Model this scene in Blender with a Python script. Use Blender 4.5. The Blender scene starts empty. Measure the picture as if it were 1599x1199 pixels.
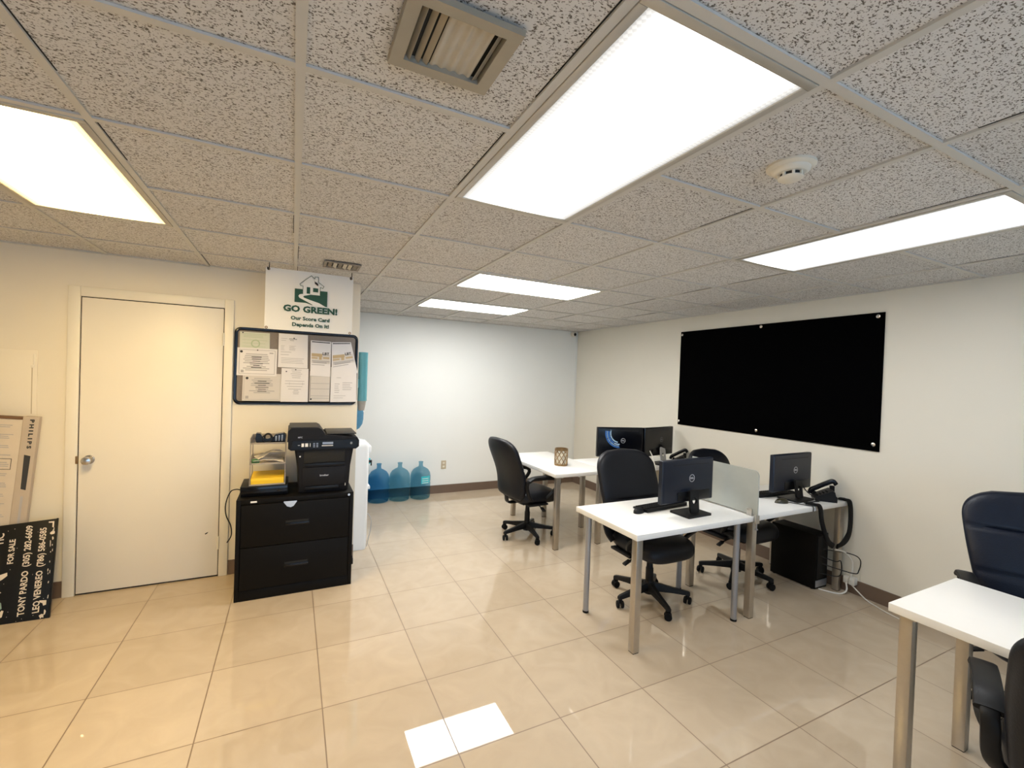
import bpy, bmesh, math, random
from mathutils import Vector, Matrix
random.seed(7)
C = bpy.context.scene.collection
PI = math.pi
# ------------------------------------------------------------------ camera
CAMZ, CE = 1.658, 2.445          # eye height, ceiling grid height
XW, YB, YD = 4.155, 6.06, 4.187  # right wall, far wall, wall with the door
XL, YR = -3.2, -2.6              # left wall and street-side wall (outside the frame)
yaw, pitch, roll = 0.457954, -0.012822, 0.0351366
cy_, sy_, cp_, sp_ = math.cos(yaw), math.sin(yaw), math.cos(pitch), math.sin(pitch)
fwd = Vector((sy_*cp_, cy_*cp_, sp_)); rgt = Vector((cy_, -sy_, 0)); upv = rgt.cross(fwd)
cr_, sr_ = math.cos(roll), math.sin(roll)
right = cr_*rgt + sr_*upv; up = -sr_*rgt + cr_*upv
cam = bpy.data.objects.new('camera', bpy.data.cameras.new('camera')); C.objects.link(cam)
cam.matrix_world = Matrix(((right.x, up.x, -fwd.x, 0), (right.y, up.y, -fwd.y, 0), (right.z, up.z, -fwd.z, CAMZ), (0, 0, 0, 1)))
cam.data.sensor_width = 36; cam.data.lens = 36*695.03/1599; cam.data.clip_start = 0.05
bpy.context.scene.camera = cam
# ------------------------------------------------------------------ world and exposure
sc = bpy.context.scene
vs = sc.view_settings
vs.view_transform = 'Standard'; vs.look = 'None'; vs.gamma = 1; vs.use_curve_mapping = False
vs.exposure = 1.60
LAMP = 13.8                      # peak emission of the ceiling lights
w = bpy.data.worlds.new('sky'); sc.world = w; w.use_nodes = True
bg = w.node_tree.nodes['Background']; bg.inputs[0].default_value = (0.50, 0.72, 1.0, 1); bg.inputs[1].default_value = 1.2

# ------------------------------------------------------------------ materials
def nt(m):
    m.use_nodes = True; t = m.node_tree; return t, t.nodes, t.links, t.nodes['Principled BSDF']
def mat(name, col, rough=.5, metal=0., var=.06, scale=14., bump=0., bscale=80., spec=.5, coat=0.):
    m = bpy.data.materials.new(name); t, N, L, b = nt(m)
    tc = N.new('ShaderNodeTexCoord'); no = N.new('ShaderNodeTexNoise'); no.inputs['Scale'].default_value = scale; no.inputs['Detail'].default_value = 3
    L.new(tc.outputs['Object'], no.inputs['Vector'])
    mx = N.new('ShaderNodeMix'); mx.data_type = 'RGBA'
    mx.inputs['A'].default_value = (*[c*(1-var) for c in col], 1); mx.inputs['B'].default_value = (*[min(1, c*(1+var)) for c in col], 1)
    L.new(no.outputs['Fac'], mx.inputs['Factor']); L.new(mx.outputs['Result'], b.inputs['Base Color'])
    b.inputs['Roughness'].default_value = rough; b.inputs['Metallic'].default_value = metal
    b.inputs['Specular IOR Level'].default_value = spec; b.inputs['Coat Weight'].default_value = coat
    if bump:
        n2 = N.new('ShaderNodeTexNoise'); n2.inputs['Scale'].default_value = bscale; L.new(tc.outputs['Object'], n2.inputs['Vector'])
        bp = N.new('ShaderNodeBump'); bp.inputs['Strength'].default_value = bump; bp.inputs['Distance'].default_value = .004
        L.new(n2.outputs['Fac'], bp.inputs['Height']); L.new(bp.outputs['Normal'], b.inputs['Normal'])
    return m
def clear_mat(name, tint, body, mixv, rough=.08):
    m = bpy.data.materials.new(name); t, N, L, b = nt(m)
    b.inputs['Base Color'].default_value = (*body, 1); b.inputs['Roughness'].default_value = rough
    tr = N.new('ShaderNodeBsdfTransparent'); tr.inputs[0].default_value = (*tint, 1)
    no = N.new('ShaderNodeTexNoise'); no.inputs['Scale'].default_value = 6
    mr = N.new('ShaderNodeMapRange'); mr.inputs['To Min'].default_value = mixv-.05; mr.inputs['To Max'].default_value = mixv+.05
    L.new(no.outputs['Fac'], mr.inputs['Value'])
    mx = N.new('ShaderNodeMixShader'); L.new(mr.outputs['Result'], mx.inputs[0]); L.new(tr.outputs[0], mx.inputs[1]); L.new(b.outputs[0], mx.inputs[2])
    L.new(mx.outputs[0], N['Material Output'].inputs['Surface'])
    return m
def tile_floor_mat():
    m = bpy.data.materials.new('porcelain_tile'); t, N, L, b = nt(m)
    tc = N.new('ShaderNodeTexCoord'); mp = N.new('ShaderNodeMapping'); mp.inputs['Location'].default_value = (-.6971+.524223*20, -1.8123+.524223*20, 0)
    L.new(tc.outputs['Object'], mp.inputs['Vector'])
    br = N.new('ShaderNodeTexBrick'); br.offset = 0; br.squash = 1; br.offset_frequency = 1
    for k, v in (('Scale', 1), ('Mortar Size', .0029), ('Mortar Smooth', .1), ('Bias', 0), ('Brick Width', .524223), ('Row Height', .524223)): br.inputs[k].default_value = v
    br.inputs['Color1'].default_value = (.50, .41, .305, 1); br.inputs['Color2'].default_value = (.545, .45, .338, 1); br.inputs['Mortar'].default_value = (.20, .135, .08, 1)
    L.new(mp.outputs[0], br.inputs['Vector'])
    no = N.new('ShaderNodeTexNoise'); no.inputs['Scale'].default_value = 5; no.inputs['Detail'].default_value = 8; no.inputs['Distortion'].default_value = 1.4
    L.new(tc.outputs['Object'], no.inputs['Vector'])
    rp = N.new('ShaderNodeValToRGB'); rp.color_ramp.elements[0].position = .35; rp.color_ramp.elements[0].color = (.955, .945, .93, 1); rp.color_ramp.elements[1].position = .7; rp.color_ramp.elements[1].color = (1.03, 1.03, 1.03, 1)
    L.new(no.outputs['Fac'], rp.inputs[0])
    mu = N.new('ShaderNodeMix'); mu.data_type = 'RGBA'; mu.blend_type = 'MULTIPLY'; mu.inputs['Factor'].default_value = 1
    L.new(br.outputs['Color'], mu.inputs['A']); L.new(rp.outputs[0], mu.inputs['B']); L.new(mu.outputs['Result'], b.inputs['Base Color'])
    r2 = N.new('ShaderNodeMapRange'); r2.inputs['To Min'].default_value = .018; r2.inputs['To Max'].default_value = .5
    L.new(br.outputs['Fac'], r2.inputs['Value']); L.new(r2.outputs['Result'], b.inputs['Roughness'])
    b.inputs['Specular IOR Level'].default_value = 1.0
    n3 = N.new('ShaderNodeTexNoise'); n3.inputs['Scale'].default_value = 3.; L.new(tc.outputs['Object'], n3.inputs['Vector'])
    bp = N.new('ShaderNodeBump'); bp.inputs['Strength'].default_value = .006; bp.inputs['Distance'].default_value = .004
    L.new(n3.outputs['Fac'], bp.inputs['Height']); L.new(bp.outputs['Normal'], b.inputs['Normal'])
    return m
def ceiling_mat():
    m = bpy.data.materials.new('fissured_ceiling_tile'); t, N, L, b = nt(m)
    tc = N.new('ShaderNodeTexCoord')
    outs = []
    for rot, scx, scy, th in ((.3, 95, 200, .61), (1.25, 100, 190, .62), (0., 160, 160, .605)):
        mp = N.new('ShaderNodeMapping'); mp.inputs['Rotation'].default_value = (0, 0, rot); mp.inputs['Scale'].default_value = (scx, scy, 1)
        no = N.new('ShaderNodeTexNoise'); no.inputs['Scale'].default_value = 1; no.inputs['Detail'].default_value = 1.5; no.inputs['Roughness'].default_value = .5
        L.new(tc.outputs['Object'], mp.inputs['Vector']); L.new(mp.outputs[0], no.inputs['Vector'])
        mr = N.new('ShaderNodeMapRange'); mr.inputs['From Min'].default_value = th; mr.inputs['From Max'].default_value = th+.075
        L.new(no.outputs['Fac'], mr.inputs['Value']); outs.append(mr.outputs['Result'])
    mx1 = N.new('ShaderNodeMath'); mx1.operation = 'MAXIMUM'; L.new(outs[0], mx1.inputs[0]); L.new(outs[1], mx1.inputs[1])
    mx2 = N.new('ShaderNodeMath'); mx2.operation = 'MAXIMUM'; L.new(mx1.outputs[0], mx2.inputs[0]); L.new(outs[2], mx2.inputs[1])
    # per-tile tone
    wn = N.new('ShaderNodeTexWhiteNoise'); sn = N.new('ShaderNodeVectorMath'); sn.operation = 'SNAP'; sn.inputs[1].default_value = (.61, .61, 10)
    ad = N.new('ShaderNodeVectorMath'); ad.operation = 'ADD'; ad.inputs[1].default_value = (1.2224, -.6907, 0)
    L.new(tc.outputs['Object'], ad.inputs[0]); L.new(ad.outputs[0], sn.inputs[0]); L.new(sn.outputs[0], wn.inputs['Vector'])
    base = N.new('ShaderNodeMix'); base.data_type = 'RGBA'; base.inputs['A'].default_value = (.66, .645, .625, 1); base.inputs['B'].default_value = (.73, .715, .695, 1)
    L.new(wn.outputs['Value'], base.inputs['Factor'])
    c = N.new('ShaderNodeMix'); c.data_type = 'RGBA'; c.inputs['B'].default_value = (.13, .11, .09, 1)
    L.new(mx2.outputs[0], c.inputs['Factor']); L.new(base.outputs['Result'], c.inputs['A']); L.new(c.outputs['Result'], b.inputs['Base Color'])
    b.inputs['Roughness'].default_value = .9
    return m
def lamp_mat(name, col, dim, along_x, W, cx, cy, peak):
    # prismatic acrylic lens: two tubes glow through it, the edges stay dimmer
    m = bpy.data.materials.new(name); t, N, L, b = nt(m)
    tc = N.new('ShaderNodeTexCoord'); sp = N.new('ShaderNodeSeparateXYZ'); L.new(tc.outputs['Object'], sp.inputs[0])
    v = sp.outputs['Y' if along_x else 'X']
    def math_(op, a, bb):
        n = N.new('ShaderNodeMath'); n.operation = op
        for i, s in enumerate((a, bb)):
            if s is None: continue
            if isinstance(s, (int, float)): n.inputs[i].default_value = s
            else: L.new(s, n.inputs[i])
        return n.outputs[0]
    q = math_('DIVIDE', v, W*(.62 if along_x else .25)); q2 = math_('MULTIPLY', q, q)
    g = math_('EXPONENT', math_('MULTIPLY', q2, -1), None)
    ck = N.new('ShaderNodeTexChecker'); ck.inputs['Scale'].default_value = 95
    mp = N.new('ShaderNodeMapping'); mp.inputs['Rotation'].default_value = (0, 0, PI/4); L.new(tc.outputs['Object'], mp.inputs[0]); L.new(mp.outputs[0], ck.inputs['Vector'])
    s2 = math_('ADD', math_('MULTIPLY', ck.outputs['Fac'], .25), .75)
    s = math_('MULTIPLY', math_('ADD', math_('MULTIPLY', g, peak), dim), s2)
    b.inputs['Base Color'].default_value = (.22, .22, .21, 1); b.inputs['Roughness'].default_value = .6; b.inputs['Emission Color'].default_value = (*col, 1); L.new(s, b.inputs['Emission Strength'])
    return m

M = {}
M['floor'] = tile_floor_mat(); M['ceil'] = ceiling_mat()
M['cream'] = mat('cream_paint', (.80, .735, .61), .6, var=.02, scale=3, bump=.06, bscale=160)
M['creamr'] = mat('pale_cream_paint', (.76, .725, .63), .6, var=.02, scale=3, bump=.06, bscale=160)
M['white'] = mat('white_paint', (.82, .83, .80), .6, var=.015, scale=3, bump=.06, bscale=160)
M['grid'] = mat('painted_grid_steel', (.60, .58, .535), .5, var=.03)
M['base'] = mat('brown_vinyl_base', (.155, .105, .075), .45)
M['door'] = mat('door_paint', (.84, .79, .70), .42, var=.015, scale=5)
M['trim'] = mat('trim_paint', (.82, .77, .66), .4, var=.02)
M['chrome'] = mat('brushed_chrome', (.62, .60, .57), .22, 1.)
M['steel'] = mat('brushed_steel_leg', (.50, .455, .39), .33, .85, var=.08, scale=30)
M['gray_metal'] = mat('grey_painted_metal', (.36, .37, .40), .35, .6)
M['alum'] = mat('aluminium', (.55, .53, .49), .4, .8)
M['lamp_frame'] = mat('lamp_frame_paint', (.50, .47, .41), .4, .3)
M['dark'] = mat('dark_void', (.012, .012, .012), .8)
M['shell'] = mat('monitor_shell', (.0055, .0085, .018), .38, var=.1, spec=.45)  # blue tint put into the black in place of the window's reflection
M['black'] = mat('black_plastic', (.0045, .0046, .0055), .5, var=.15, spec=.3)
M['blackgloss'] = mat('gloss_black_plastic', (.003, .0034, .0055), .16, spec=.35)
M['cab'] = mat('black_enamel', (.0034, .0029, .0027), .55, var=.15, bump=.05, bscale=300, spec=.16)
M['leather'] = mat('black_leather', (.0042, .0050, .0085), .42, var=.2, scale=30, bump=.15, bscale=160, spec=.32)
M['navy'] = mat('blue_black_leather', (.0035, .0065, .016), .40, var=.2, scale=30, bump=.2, bscale=160, spec=.35)
M['printer'] = mat('printer_shell', (.0065, .0064, .0085), .55, var=.1, spec=.25)
M['printer_dark'] = mat('printer_panel', (.003, .003, .004), .35, spec=.3)
M['printer_top'] = mat('printer_lid_top', (.022, .021, .020), .5)
M['desk'] = mat('white_laminate', (.84, .83, .80), .32, var=.015)
M['rubber'] = mat('black_rubber', (.0045, .0045, .005), .7, spec=.2)
M['board'] = mat('black_felt', (.0012, .0012, .0014), 1., var=.3, scale=200, spec=.02)
M['paper'] = mat('white_paper', (.80, .77, .76), .8, var=.02)
M['paper2'] = mat('grey_white_paper', (.66, .62, .58), .8, var=.03)
M['papergreen'] = mat('pale_green_paper', (.64, .66, .56), .8, var=.05)
M['ink'] = mat('grey_ink', (.42, .40, .40), .8); M['ink2'] = mat('black_ink', (.035, .035, .035), .8)
M['inkpale'] = mat('pale_ink', (.46, .44, .44), .8)
M['greenink'] = mat('pale_green_ink', (.42, .52, .34), .8); M['tan'] = mat('tan_ink', (.56, .42, .24), .8)
M['cork'] = mat('grey_brown_fabric', (.24, .205, .18), .95, var=.25, scale=220)
M['vinyl'] = mat('white_banner_vinyl', (.80, .79, .77), .4, var=.01)
M['green'] = mat('dark_green_ink', (.008, .065, .036), .5)
M['yellow'] = mat('yellow_folder', (.85, .56, .02), .6, var=.08)
M['smoke'] = mat('smoked_clear_plastic', (.30, .26, .22), .3)
M['clear'] = clear_mat('clear_tray_plastic', (.92, .9, .86), (.55, .5, .45), .45)
M['blue'] = clear_mat('blue_polycarbonate', (.46, .72, .88), (.012, .10, .24), .22)
M['blue2'] = clear_mat('blue_polycarbonate_pale', (.60, .80, .88), (.03, .13, .22), .18)
M['teal'] = clear_mat('teal_plastic', (.45, .78, .82), (.16, .42, .47), .62, .25)
M['water'] = mat('teal_label', (.03, .50, .58), .4); M['labelwhite'] = mat('white_print', (.8, .8, .8), .5)
M['appliance'] = mat('white_appliance', (.83, .85, .86), .35, var=.01)
M['frost'] = clear_mat('frosted_acrylic', (.85, .88, .84), (.47, .49, .455), .78, .45)
M['almond'] = mat('almond_plastic', (.50, .42, .29), .4)
M['offwhite'] = mat('aged_white_plastic', (.74, .69, .58), .4)
M['olive'] = mat('dark_olive_plastic', (.03, .026, .012), .35)
M['bronze'] = mat('antique_bronze', (.28, .18, .085), .38, .7, var=.25, scale=60)
M['glow'] = mat('candle_glass', (.75, .70, .58), .3)
M['carton'] = mat('grey_carton', (.50, .42, .33), .8); M['cartonf'] = mat('carton_face', (.60, .52, .42), .8); M['cartonb'] = mat('brown_carton_flap', (.16, .085, .04), .8)
M['signblack'] = mat('worn_black_sign', (.004, .004, .004), .45, var=.5, scale=60, spec=.3); M['signwhite'] = mat('sign_white_print', (.70, .62, .52), .5, var=.1)
M['signgreen'] = mat('faded_green_print', (.22, .33, .29), .5, var=.3, scale=25)
M['dirt'] = mat('dusty_vent_grey', (.30, .27, .23), .8, var=.4, scale=60); M['ventm'] = mat('vent_bronze_paint', (.36, .325, .26), .4, .35, var=.1)
M['filter'] = mat('dusty_filter', (.52, .47, .38), .85, var=.12, scale=25)
M['bluearc'] = mat('blue_arc', (.035, .15, .48), .4, var=.6, scale=90); M['palearc'] = mat('pale_arc', (.42, .60, .85), .4, var=.3, scale=90)
M['logo'] = mat('grey_logo', (.55, .55, .58), .35, .3); M['logodim'] = mat('dim_logo', (.10, .10, .105), .4)
M['cablew'] = mat('white_cable', (.74, .72, .66), .5); M['cablek'] = mat('black_cable', (.004, .004, .004), .5); M['cableg'] = mat('grey_cable', (.4, .4, .4), .5)
M['greenitem'] = mat('green_plastic', (.05, .16, .06), .5)
M['silver'] = mat('silver_grey_plastic', (.34, .34, .34), .4, .3)
M['glass'] = clear_mat('window_glass', (.95, .97, .98), (.5, .5, .5), .06, .02)

# ------------------------------------------------------------------ mesh builder
class MB:
    def __init__(s): s.b = bmesh.new()
    def box(s, x0, x1, y0, y1, z0, z1, bev=0., seg=2, mtx=None):
        m = Matrix.Translation(((x0+x1)/2, (y0+y1)/2, (z0+z1)/2)) @ Matrix.Diagonal((abs(x1-x0), abs(y1-y0), abs(z1-z0), 1))
        if mtx is not None: m = mtx @ m
        r = bmesh.ops.create_cube(s.b, size=1, matrix=m)
        if bev:
            es = list({e for v in r['verts'] for e in v.link_edges})
            bmesh.ops.bevel(s.b, geom=es, offset=bev, segments=seg, affect='EDGES', profile=.5)
        return s
    def loft(s, rings, cap=True, closed=False):
        vs_ = [[s.b.verts.new(p) for p in r] for r in rings]
        n = len(rings[0]); k = len(vs_)
        for i in range(k if closed else k-1):
            a, c = vs_[i], vs_[(i+1) % k]
            for j in range(n): s.b.faces.new((a[j], a[(j+1) % n], c[(j+1) % n], c[j]))
        if cap and not closed:
            s.b.faces.new(list(reversed(vs_[0]))); s.b.faces.new(vs_[-1])
        return s
    def lathe(s, prof, c=(0, 0, 0), seg=28, mtx=None):
        rings = []
        for r, z in prof:
            ring = [Vector((c[0]+max(r, 1e-4)*math.cos(2*PI*j/seg), c[1]+max(r, 1e-4)*math.sin(2*PI*j/seg), c[2]+z)) for j in range(seg)]
            rings.append([mtx @ p for p in ring] if mtx is not None else ring)
        return s.loft(rings, closed=prof[0][0] > 2e-3 and prof[-1][0] > 2e-3)
    def cyl(s, p0, p1, r0, r1=None, seg=16):
        return s.tube([p0, p1], r0, seg, r_end=r1)
    def tube(s, path, r, seg=10, flat=None, r_end=None, closed=False, upv=None):
        P = [Vector(p) for p in path]; n = len(P); rings = []
        u = None
        for i in range(n):
            if closed: t = (P[(i+1) % n]-P[i-1]).normalized()
            else: t = (P[min(i+1, n-1)]-P[max(i-1, 0)]).normalized()
            if upv is not None:
                u = Vector(upv); u = (u-t*u.dot(t)).normalized()
            elif u is None:
                a = Vector((0, 0, 1)) if abs(t.z) < .9 else Vector((1, 0, 0)); u = (a-t*a.dot(t)).normalized()
            else: u = (u-t*u.dot(t)).normalized()
            v = t.cross(u)
            rr = r if r_end is None else r+(r_end-r)*i/(n-1)
            a, b = (rr, rr) if flat is None else flat
            ring = []
            for j in range(seg):
                an = 2*PI*j/seg; ca, sa = math.cos(an), math.sin(an)
                if flat is not None:
                    e = .55; ca = math.copysign(abs(ca)**e, ca); sa = math.copysign(abs(sa)**e, sa)
                ring.append(P[i]+u*(a*ca)+v*(b*sa))
            rings.append(ring)
        return s.loft(rings, closed=closed)
    def prism(s, pts, mtx, d):
        # 2D outline pushed along local z by d
        s.loft([[mtx @ Vector((x, y, 0)) for x, y in pts], [mtx @ Vector((x, y, d)) for x, y in pts]])
        return s
    def plate_hole(s, w, h, t, hx, hy, r, mtx, seg=32):
        rings = [[], [], [], []]
        for j in range(seg):
            a = 2*PI*j/seg; c, sn = math.cos(a), math.sin(a)
            k = min(((w/2-hx) if c > 0 else (w/2+hx))/max(abs(c), 1e-6), ((h/2-hy) if sn > 0 else (h/2+hy))/max(abs(sn), 1e-6))
            for q, (rad, z) in enumerate(((k, 0), (k, t), (r, t), (r, 0))): rings[q].append(mtx @ Vector((hx+c*rad, hy+sn*rad, z)))
        return s.loft(rings, closed=True)
    def text(s, body, size, mtx, ext=.0008, bold=0., sx=1., align='CENTER'):
        cu = bpy.data.curves.new('t', 'FONT'); cu.body = body; cu.size = size; cu.extrude = ext; cu.offset = bold*size; cu.align_x = align; cu.align_y = 'CENTER'; cu.resolution_u = 2
        ob = bpy.data.objects.new('t', cu); C.objects.link(ob)
        dg = bpy.context.evaluated_depsgraph_get(); me = bpy.data.meshes.new_from_object(ob.evaluated_get(dg))
        me.transform(mtx @ Matrix.Diagonal((sx, 1, 1, 1))); s.b.from_mesh(me)
        bpy.data.objects.remove(ob); bpy.data.curves.remove(cu); bpy.data.meshes.remove(me)
        return s
    def build(s, name, m, parent=None, smooth=True, ang=38):
        bmesh.ops.recalc_face_normals(s.b, faces=s.b.faces)
        me = bpy.data.meshes.new(name); s.b.to_mesh(me); s.b.free()
        if smooth:
            for p in me.polygons: p.use_smooth = True
            me.set_sharp_from_angle(angle=math.radians(ang))
        me.materials.append(m)
        o = bpy.data.objects.new(name, me); C.objects.link(o)
        if parent is not None: o.parent = parent
        return o
def thing(name, label, cat, loc=(0, 0, 0), rotz=0., group=None, rot=None):
    o = bpy.data.objects.new(name, None); C.objects.link(o); o.location = loc
    o.rotation_euler = rot if rot else (0, 0, rotz); o.empty_display_size = .05
    return tag(o, label, cat, group)
def tag(o, label, cat, group=None):
    o['label'] = label; o['category'] = cat
    if group: o['group'] = group
    return o
def struct(o): o['kind'] = 'structure'; return o
def box(name, m, parent, *a, bev=0., **k): return MB().box(*a, bev=bev).build(name, m, parent, **k)
def on_y(x, y, z): return Matrix(((1, 0, 0, x), (0, 0, -1, y), (0, 1, 0, z), (0, 0, 0, 1)))       # faces -Y
def on_x(x, y, z): return Matrix(((0, 0, -1, x), (-1, 0, 0, y), (0, 1, 0, z), (0, 0, 0, 1)))      # faces -X
def arc(cx, cy, r, a0, a1, n): return [(cx+r*math.cos(a0+(a1-a0)*i/n), cy+r*math.sin(a0+(a1-a0)*i/n)) for i in range(n+1)]
def rrect(x0, x1, y0, y1, r, n=6):
    return arc(x1-r, y0+r, r, -PI/2, 0, n)+arc(x1-r, y1-r, r, 0, PI/2, n)+arc(x0+r, y1-r, r, PI/2, PI, n)+arc(x0+r, y0+r, r, PI, 1.5*PI, n)
def smooth_path(pts, n=8):
    P = [Vector(p) for p in pts]; out = []
    for i in range(len(P)-1):
        a, b, c, d = P[max(i-1, 0)], P[i], P[i+1], P[min(i+2, len(P)-1)]
        for k in range(n):
            t = k/n
            out.append(.5*((2*b)+(c-a)*t+(2*a-5*b+4*c-d)*t*t+(3*b-a-3*c+d)*t**3))
    return out+[P[-1]]

# ------------------------------------------------------------------ the room
struct(box('floor', M['floor'], None, XL-.1, XW+.1, YR-.1, YB+.1, -.1, 0, smooth=False))
struct(box('ceiling', M['ceil'], None, XL-.1, XW+.1, YR-.1, YB+.1, CE+.008, CE+.1, smooth=False))
struct(box('wall_left', M['cream'], None, XL, .525, YD, YD+.1, 0, CE+.008, smooth=False))
struct(box('wall_back', M['white'], None, XL, XW, YB, YB+.1, 0, CE+.008, smooth=False))
struct(box('wall_right', M['creamr'], None, XW, XW+.1, YR, YB+.1, 0, CE+.008, smooth=False))
struct(box('wall_side', M['cream'], None, XL-.1, XL, YR, YB+.1, 0, CE+.008, smooth=False))
mb = MB(); WX0, WX1, WZ0, WZ1 = -1.2, 3.4, .35, 2.15                     # street window opening behind the camera
mb.box(XL, WX0, YR-.1, YR, 0, CE+.008).box(WX1, XW, YR-.1, YR, 0, CE+.008).box(WX0, WX1, YR-.1, YR, 0, WZ0).box(WX0, WX1, YR-.1, YR, WZ1, CE+.008)
struct(mb.build('wall_front', M['creamr'], None, smooth=False))
wn = struct(MB().box(WX0, WX1, YR-.08, YR-.02, WZ0, WZ0+.05).box(WX0, WX1, YR-.08, YR-.02, WZ1-.05, WZ1).box(WX0, WX0+.05, YR-.08, YR-.02, WZ0, WZ1).box(WX1-.05, WX1, YR-.08, YR-.02, WZ0, WZ1).box(1.07, 1.13, YR-.08, YR-.02, WZ0, WZ1).build('window_1', M['alum'], None, smooth=False))
box('pane', M['glass'], wn, WX0+.05, WX1-.05, YR-.055, YR-.047, WZ0+.05, WZ1-.05, smooth=False)

# lights occupy cells of the ceiling grid: (x0, x1, y0, y1)
R1 = .6907
LIGHTS = [(.6076, 1.2176, R1, R1+1.22), (-1.2224, -.6124, R1+1.22, R1+2.44), (2.4376, 3.0476, R1, R1+1.22), (1.2176, 2.4376, R1+2.44, R1+3.05), (1.2176, 2.4376, 4.46, 5.07)]
cols = [-1.2224+.61*i for i in range(-3, 9)]
rows = [R1+.61*j for j in range(-5, 6)]+[4.46, 5.07, 5.68]
rows = [r for r in rows if r > YR]
mb = MB()
def inside(x, y): return any(a+.02 < x < b-.02 and c+.02 < y < d-.02 for a, b, c, d in LIGHTS)
ys = [YR]+rows+[YB]; xs = [XL]+[c for c in cols if c > XL]+[XW]
T = .0125
for x in cols:
    if x <= XL: continue
    for a, b in zip(ys[:-1], ys[1:]):
        if not inside(x, (a+b)/2): mb.box(x-T, x+T, a, b, CE, CE+.008)
for y in rows:
    for a, b in zip(xs[:-1], xs[1:]):
        if not inside((a+b)/2, y): mb.box(a+T*(a > XL), b-T*(b < XW), y-T, y+T, CE, CE+.007)
mb.box(XL, XW, YB-.02, YB, CE, CE+.008).box(XW-.02, XW, YR, YB, CE, CE+.008).box(XL, .525, YD-.02, YD, CE, CE+.008)
struct(mb.build('trim_1', M['grid'], None, smooth=False))
rg_ = random.Random(5); mb = MB()                                     # dark strips stand in for shadow gaps between lay-in tiles and bars
for x in cols:
    if x <= XL: continue
    for a, b in zip(ys[:-1], ys[1:]):
        if not inside(x, (a+b)/2) and rg_.random() < .6: s_ = rg_.choice((-1, 1)); mb.box(x+s_*T, x+s_*(T+.0035), a+T, a+T+(b-a-2*T)*rg_.uniform(.5, 1), CE+.0065, CE+.0078)
for y in rows:
    for a, b in zip(xs[:-1], xs[1:]):
        if not inside((a+b)/2, y) and rg_.random() < .75: mb.box(a+T, a+T+(b-a-2*T)*rg_.uniform(.5, 1), y+T, y+T+.004, CE+.0065, CE+.0078)
struct(mb.build('shadow_gap', M['dark'], None, smooth=False))
struct(MB().box(XL, -1.42, YD-.01, YD, 0, .115).box(-.44, .525, YD-.01, YD, 0, .115).build('baseboard_left', M['base'], None, smooth=False))
struct(box('baseboard_back', M['base'], None, XL, XW-.01, YB-.01, YB, 0, .115, smooth=False))
struct(box('baseboard_right', M['base'], None, XW-.01, XW, YR, YB, 0, .115, smooth=False))

# door
dr = struct(MB().box(-1.348, -.5, YD-.012, YD-.004, .012, 2.125, .002).build('door_1', M['door'], None))
mb = MB()
mb.box(-1.42, -1.354, YD-.022, YD-.001, 0, 2.20, .004).box(-.494, -.432, YD-.022, YD-.001, 0, 2.20, .004).box(-1.354, -.494, YD-.022, YD-.001, 2.131, 2.20, .004)
mb.build('door_frame', M['trim'], dr)
box('door_gap', M['dark'], dr, -1.354, -.494, YD-.003, YD-.001, .0, 2.131)
mb = MB().lathe([(.032, 0), (.032, .006), (.012, .008), (.012, .035), (.024, .042), (.029, .055), (.026, .068), (.012, .073), (.0, .074)], mtx=on_y(-1.290, YD-.012, .972))
mb.build('door_knob', M['chrome'], dr)
box('latch_plate', M['bronze'], dr, -1.362, -1.349, YD-.026, YD-.014, .945, 1.0, bev=.003)
for z in (1.885, .273):
    mb = MB().cyl((-.497, YD-.026, z-.05), (-.497, YD-.026, z+.05), .007)
    for k in (-.022, 0, .022): mb.cyl((-.497, YD-.026, z+k-.003), (-.497, YD-.026, z+k+.003), .0085)
    mb.build('hinge', M['trim'], dr)
MB().prism([(0, 0), (.012, .006), (.02, .018), (.008, .014), (-.004, .006)], on_y(-.585, YD-.0125, .345), .0004).build('scuff', M['dark'], dr)

# access panel in the wall at the far left
t = thing('access_panel', 'cream painted access panel flush in wall left of white door', 'panel', (-1.8, YD, 1.24))
box('panel_door', M['cream'], t, -.22, .228, -.010, -.001, 0, .495, bev=.003)
MB().box(.206, .216, -.013, -.008, .38, .47, .002).box(.198, .212, -.015, -.008, .375, .395, .002).build('latch', M['trim'], t)
MB().box(.20, .205, -.0105, -.0095, .06, .375).build('seam', M['almond'], t, smooth=False)

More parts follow.
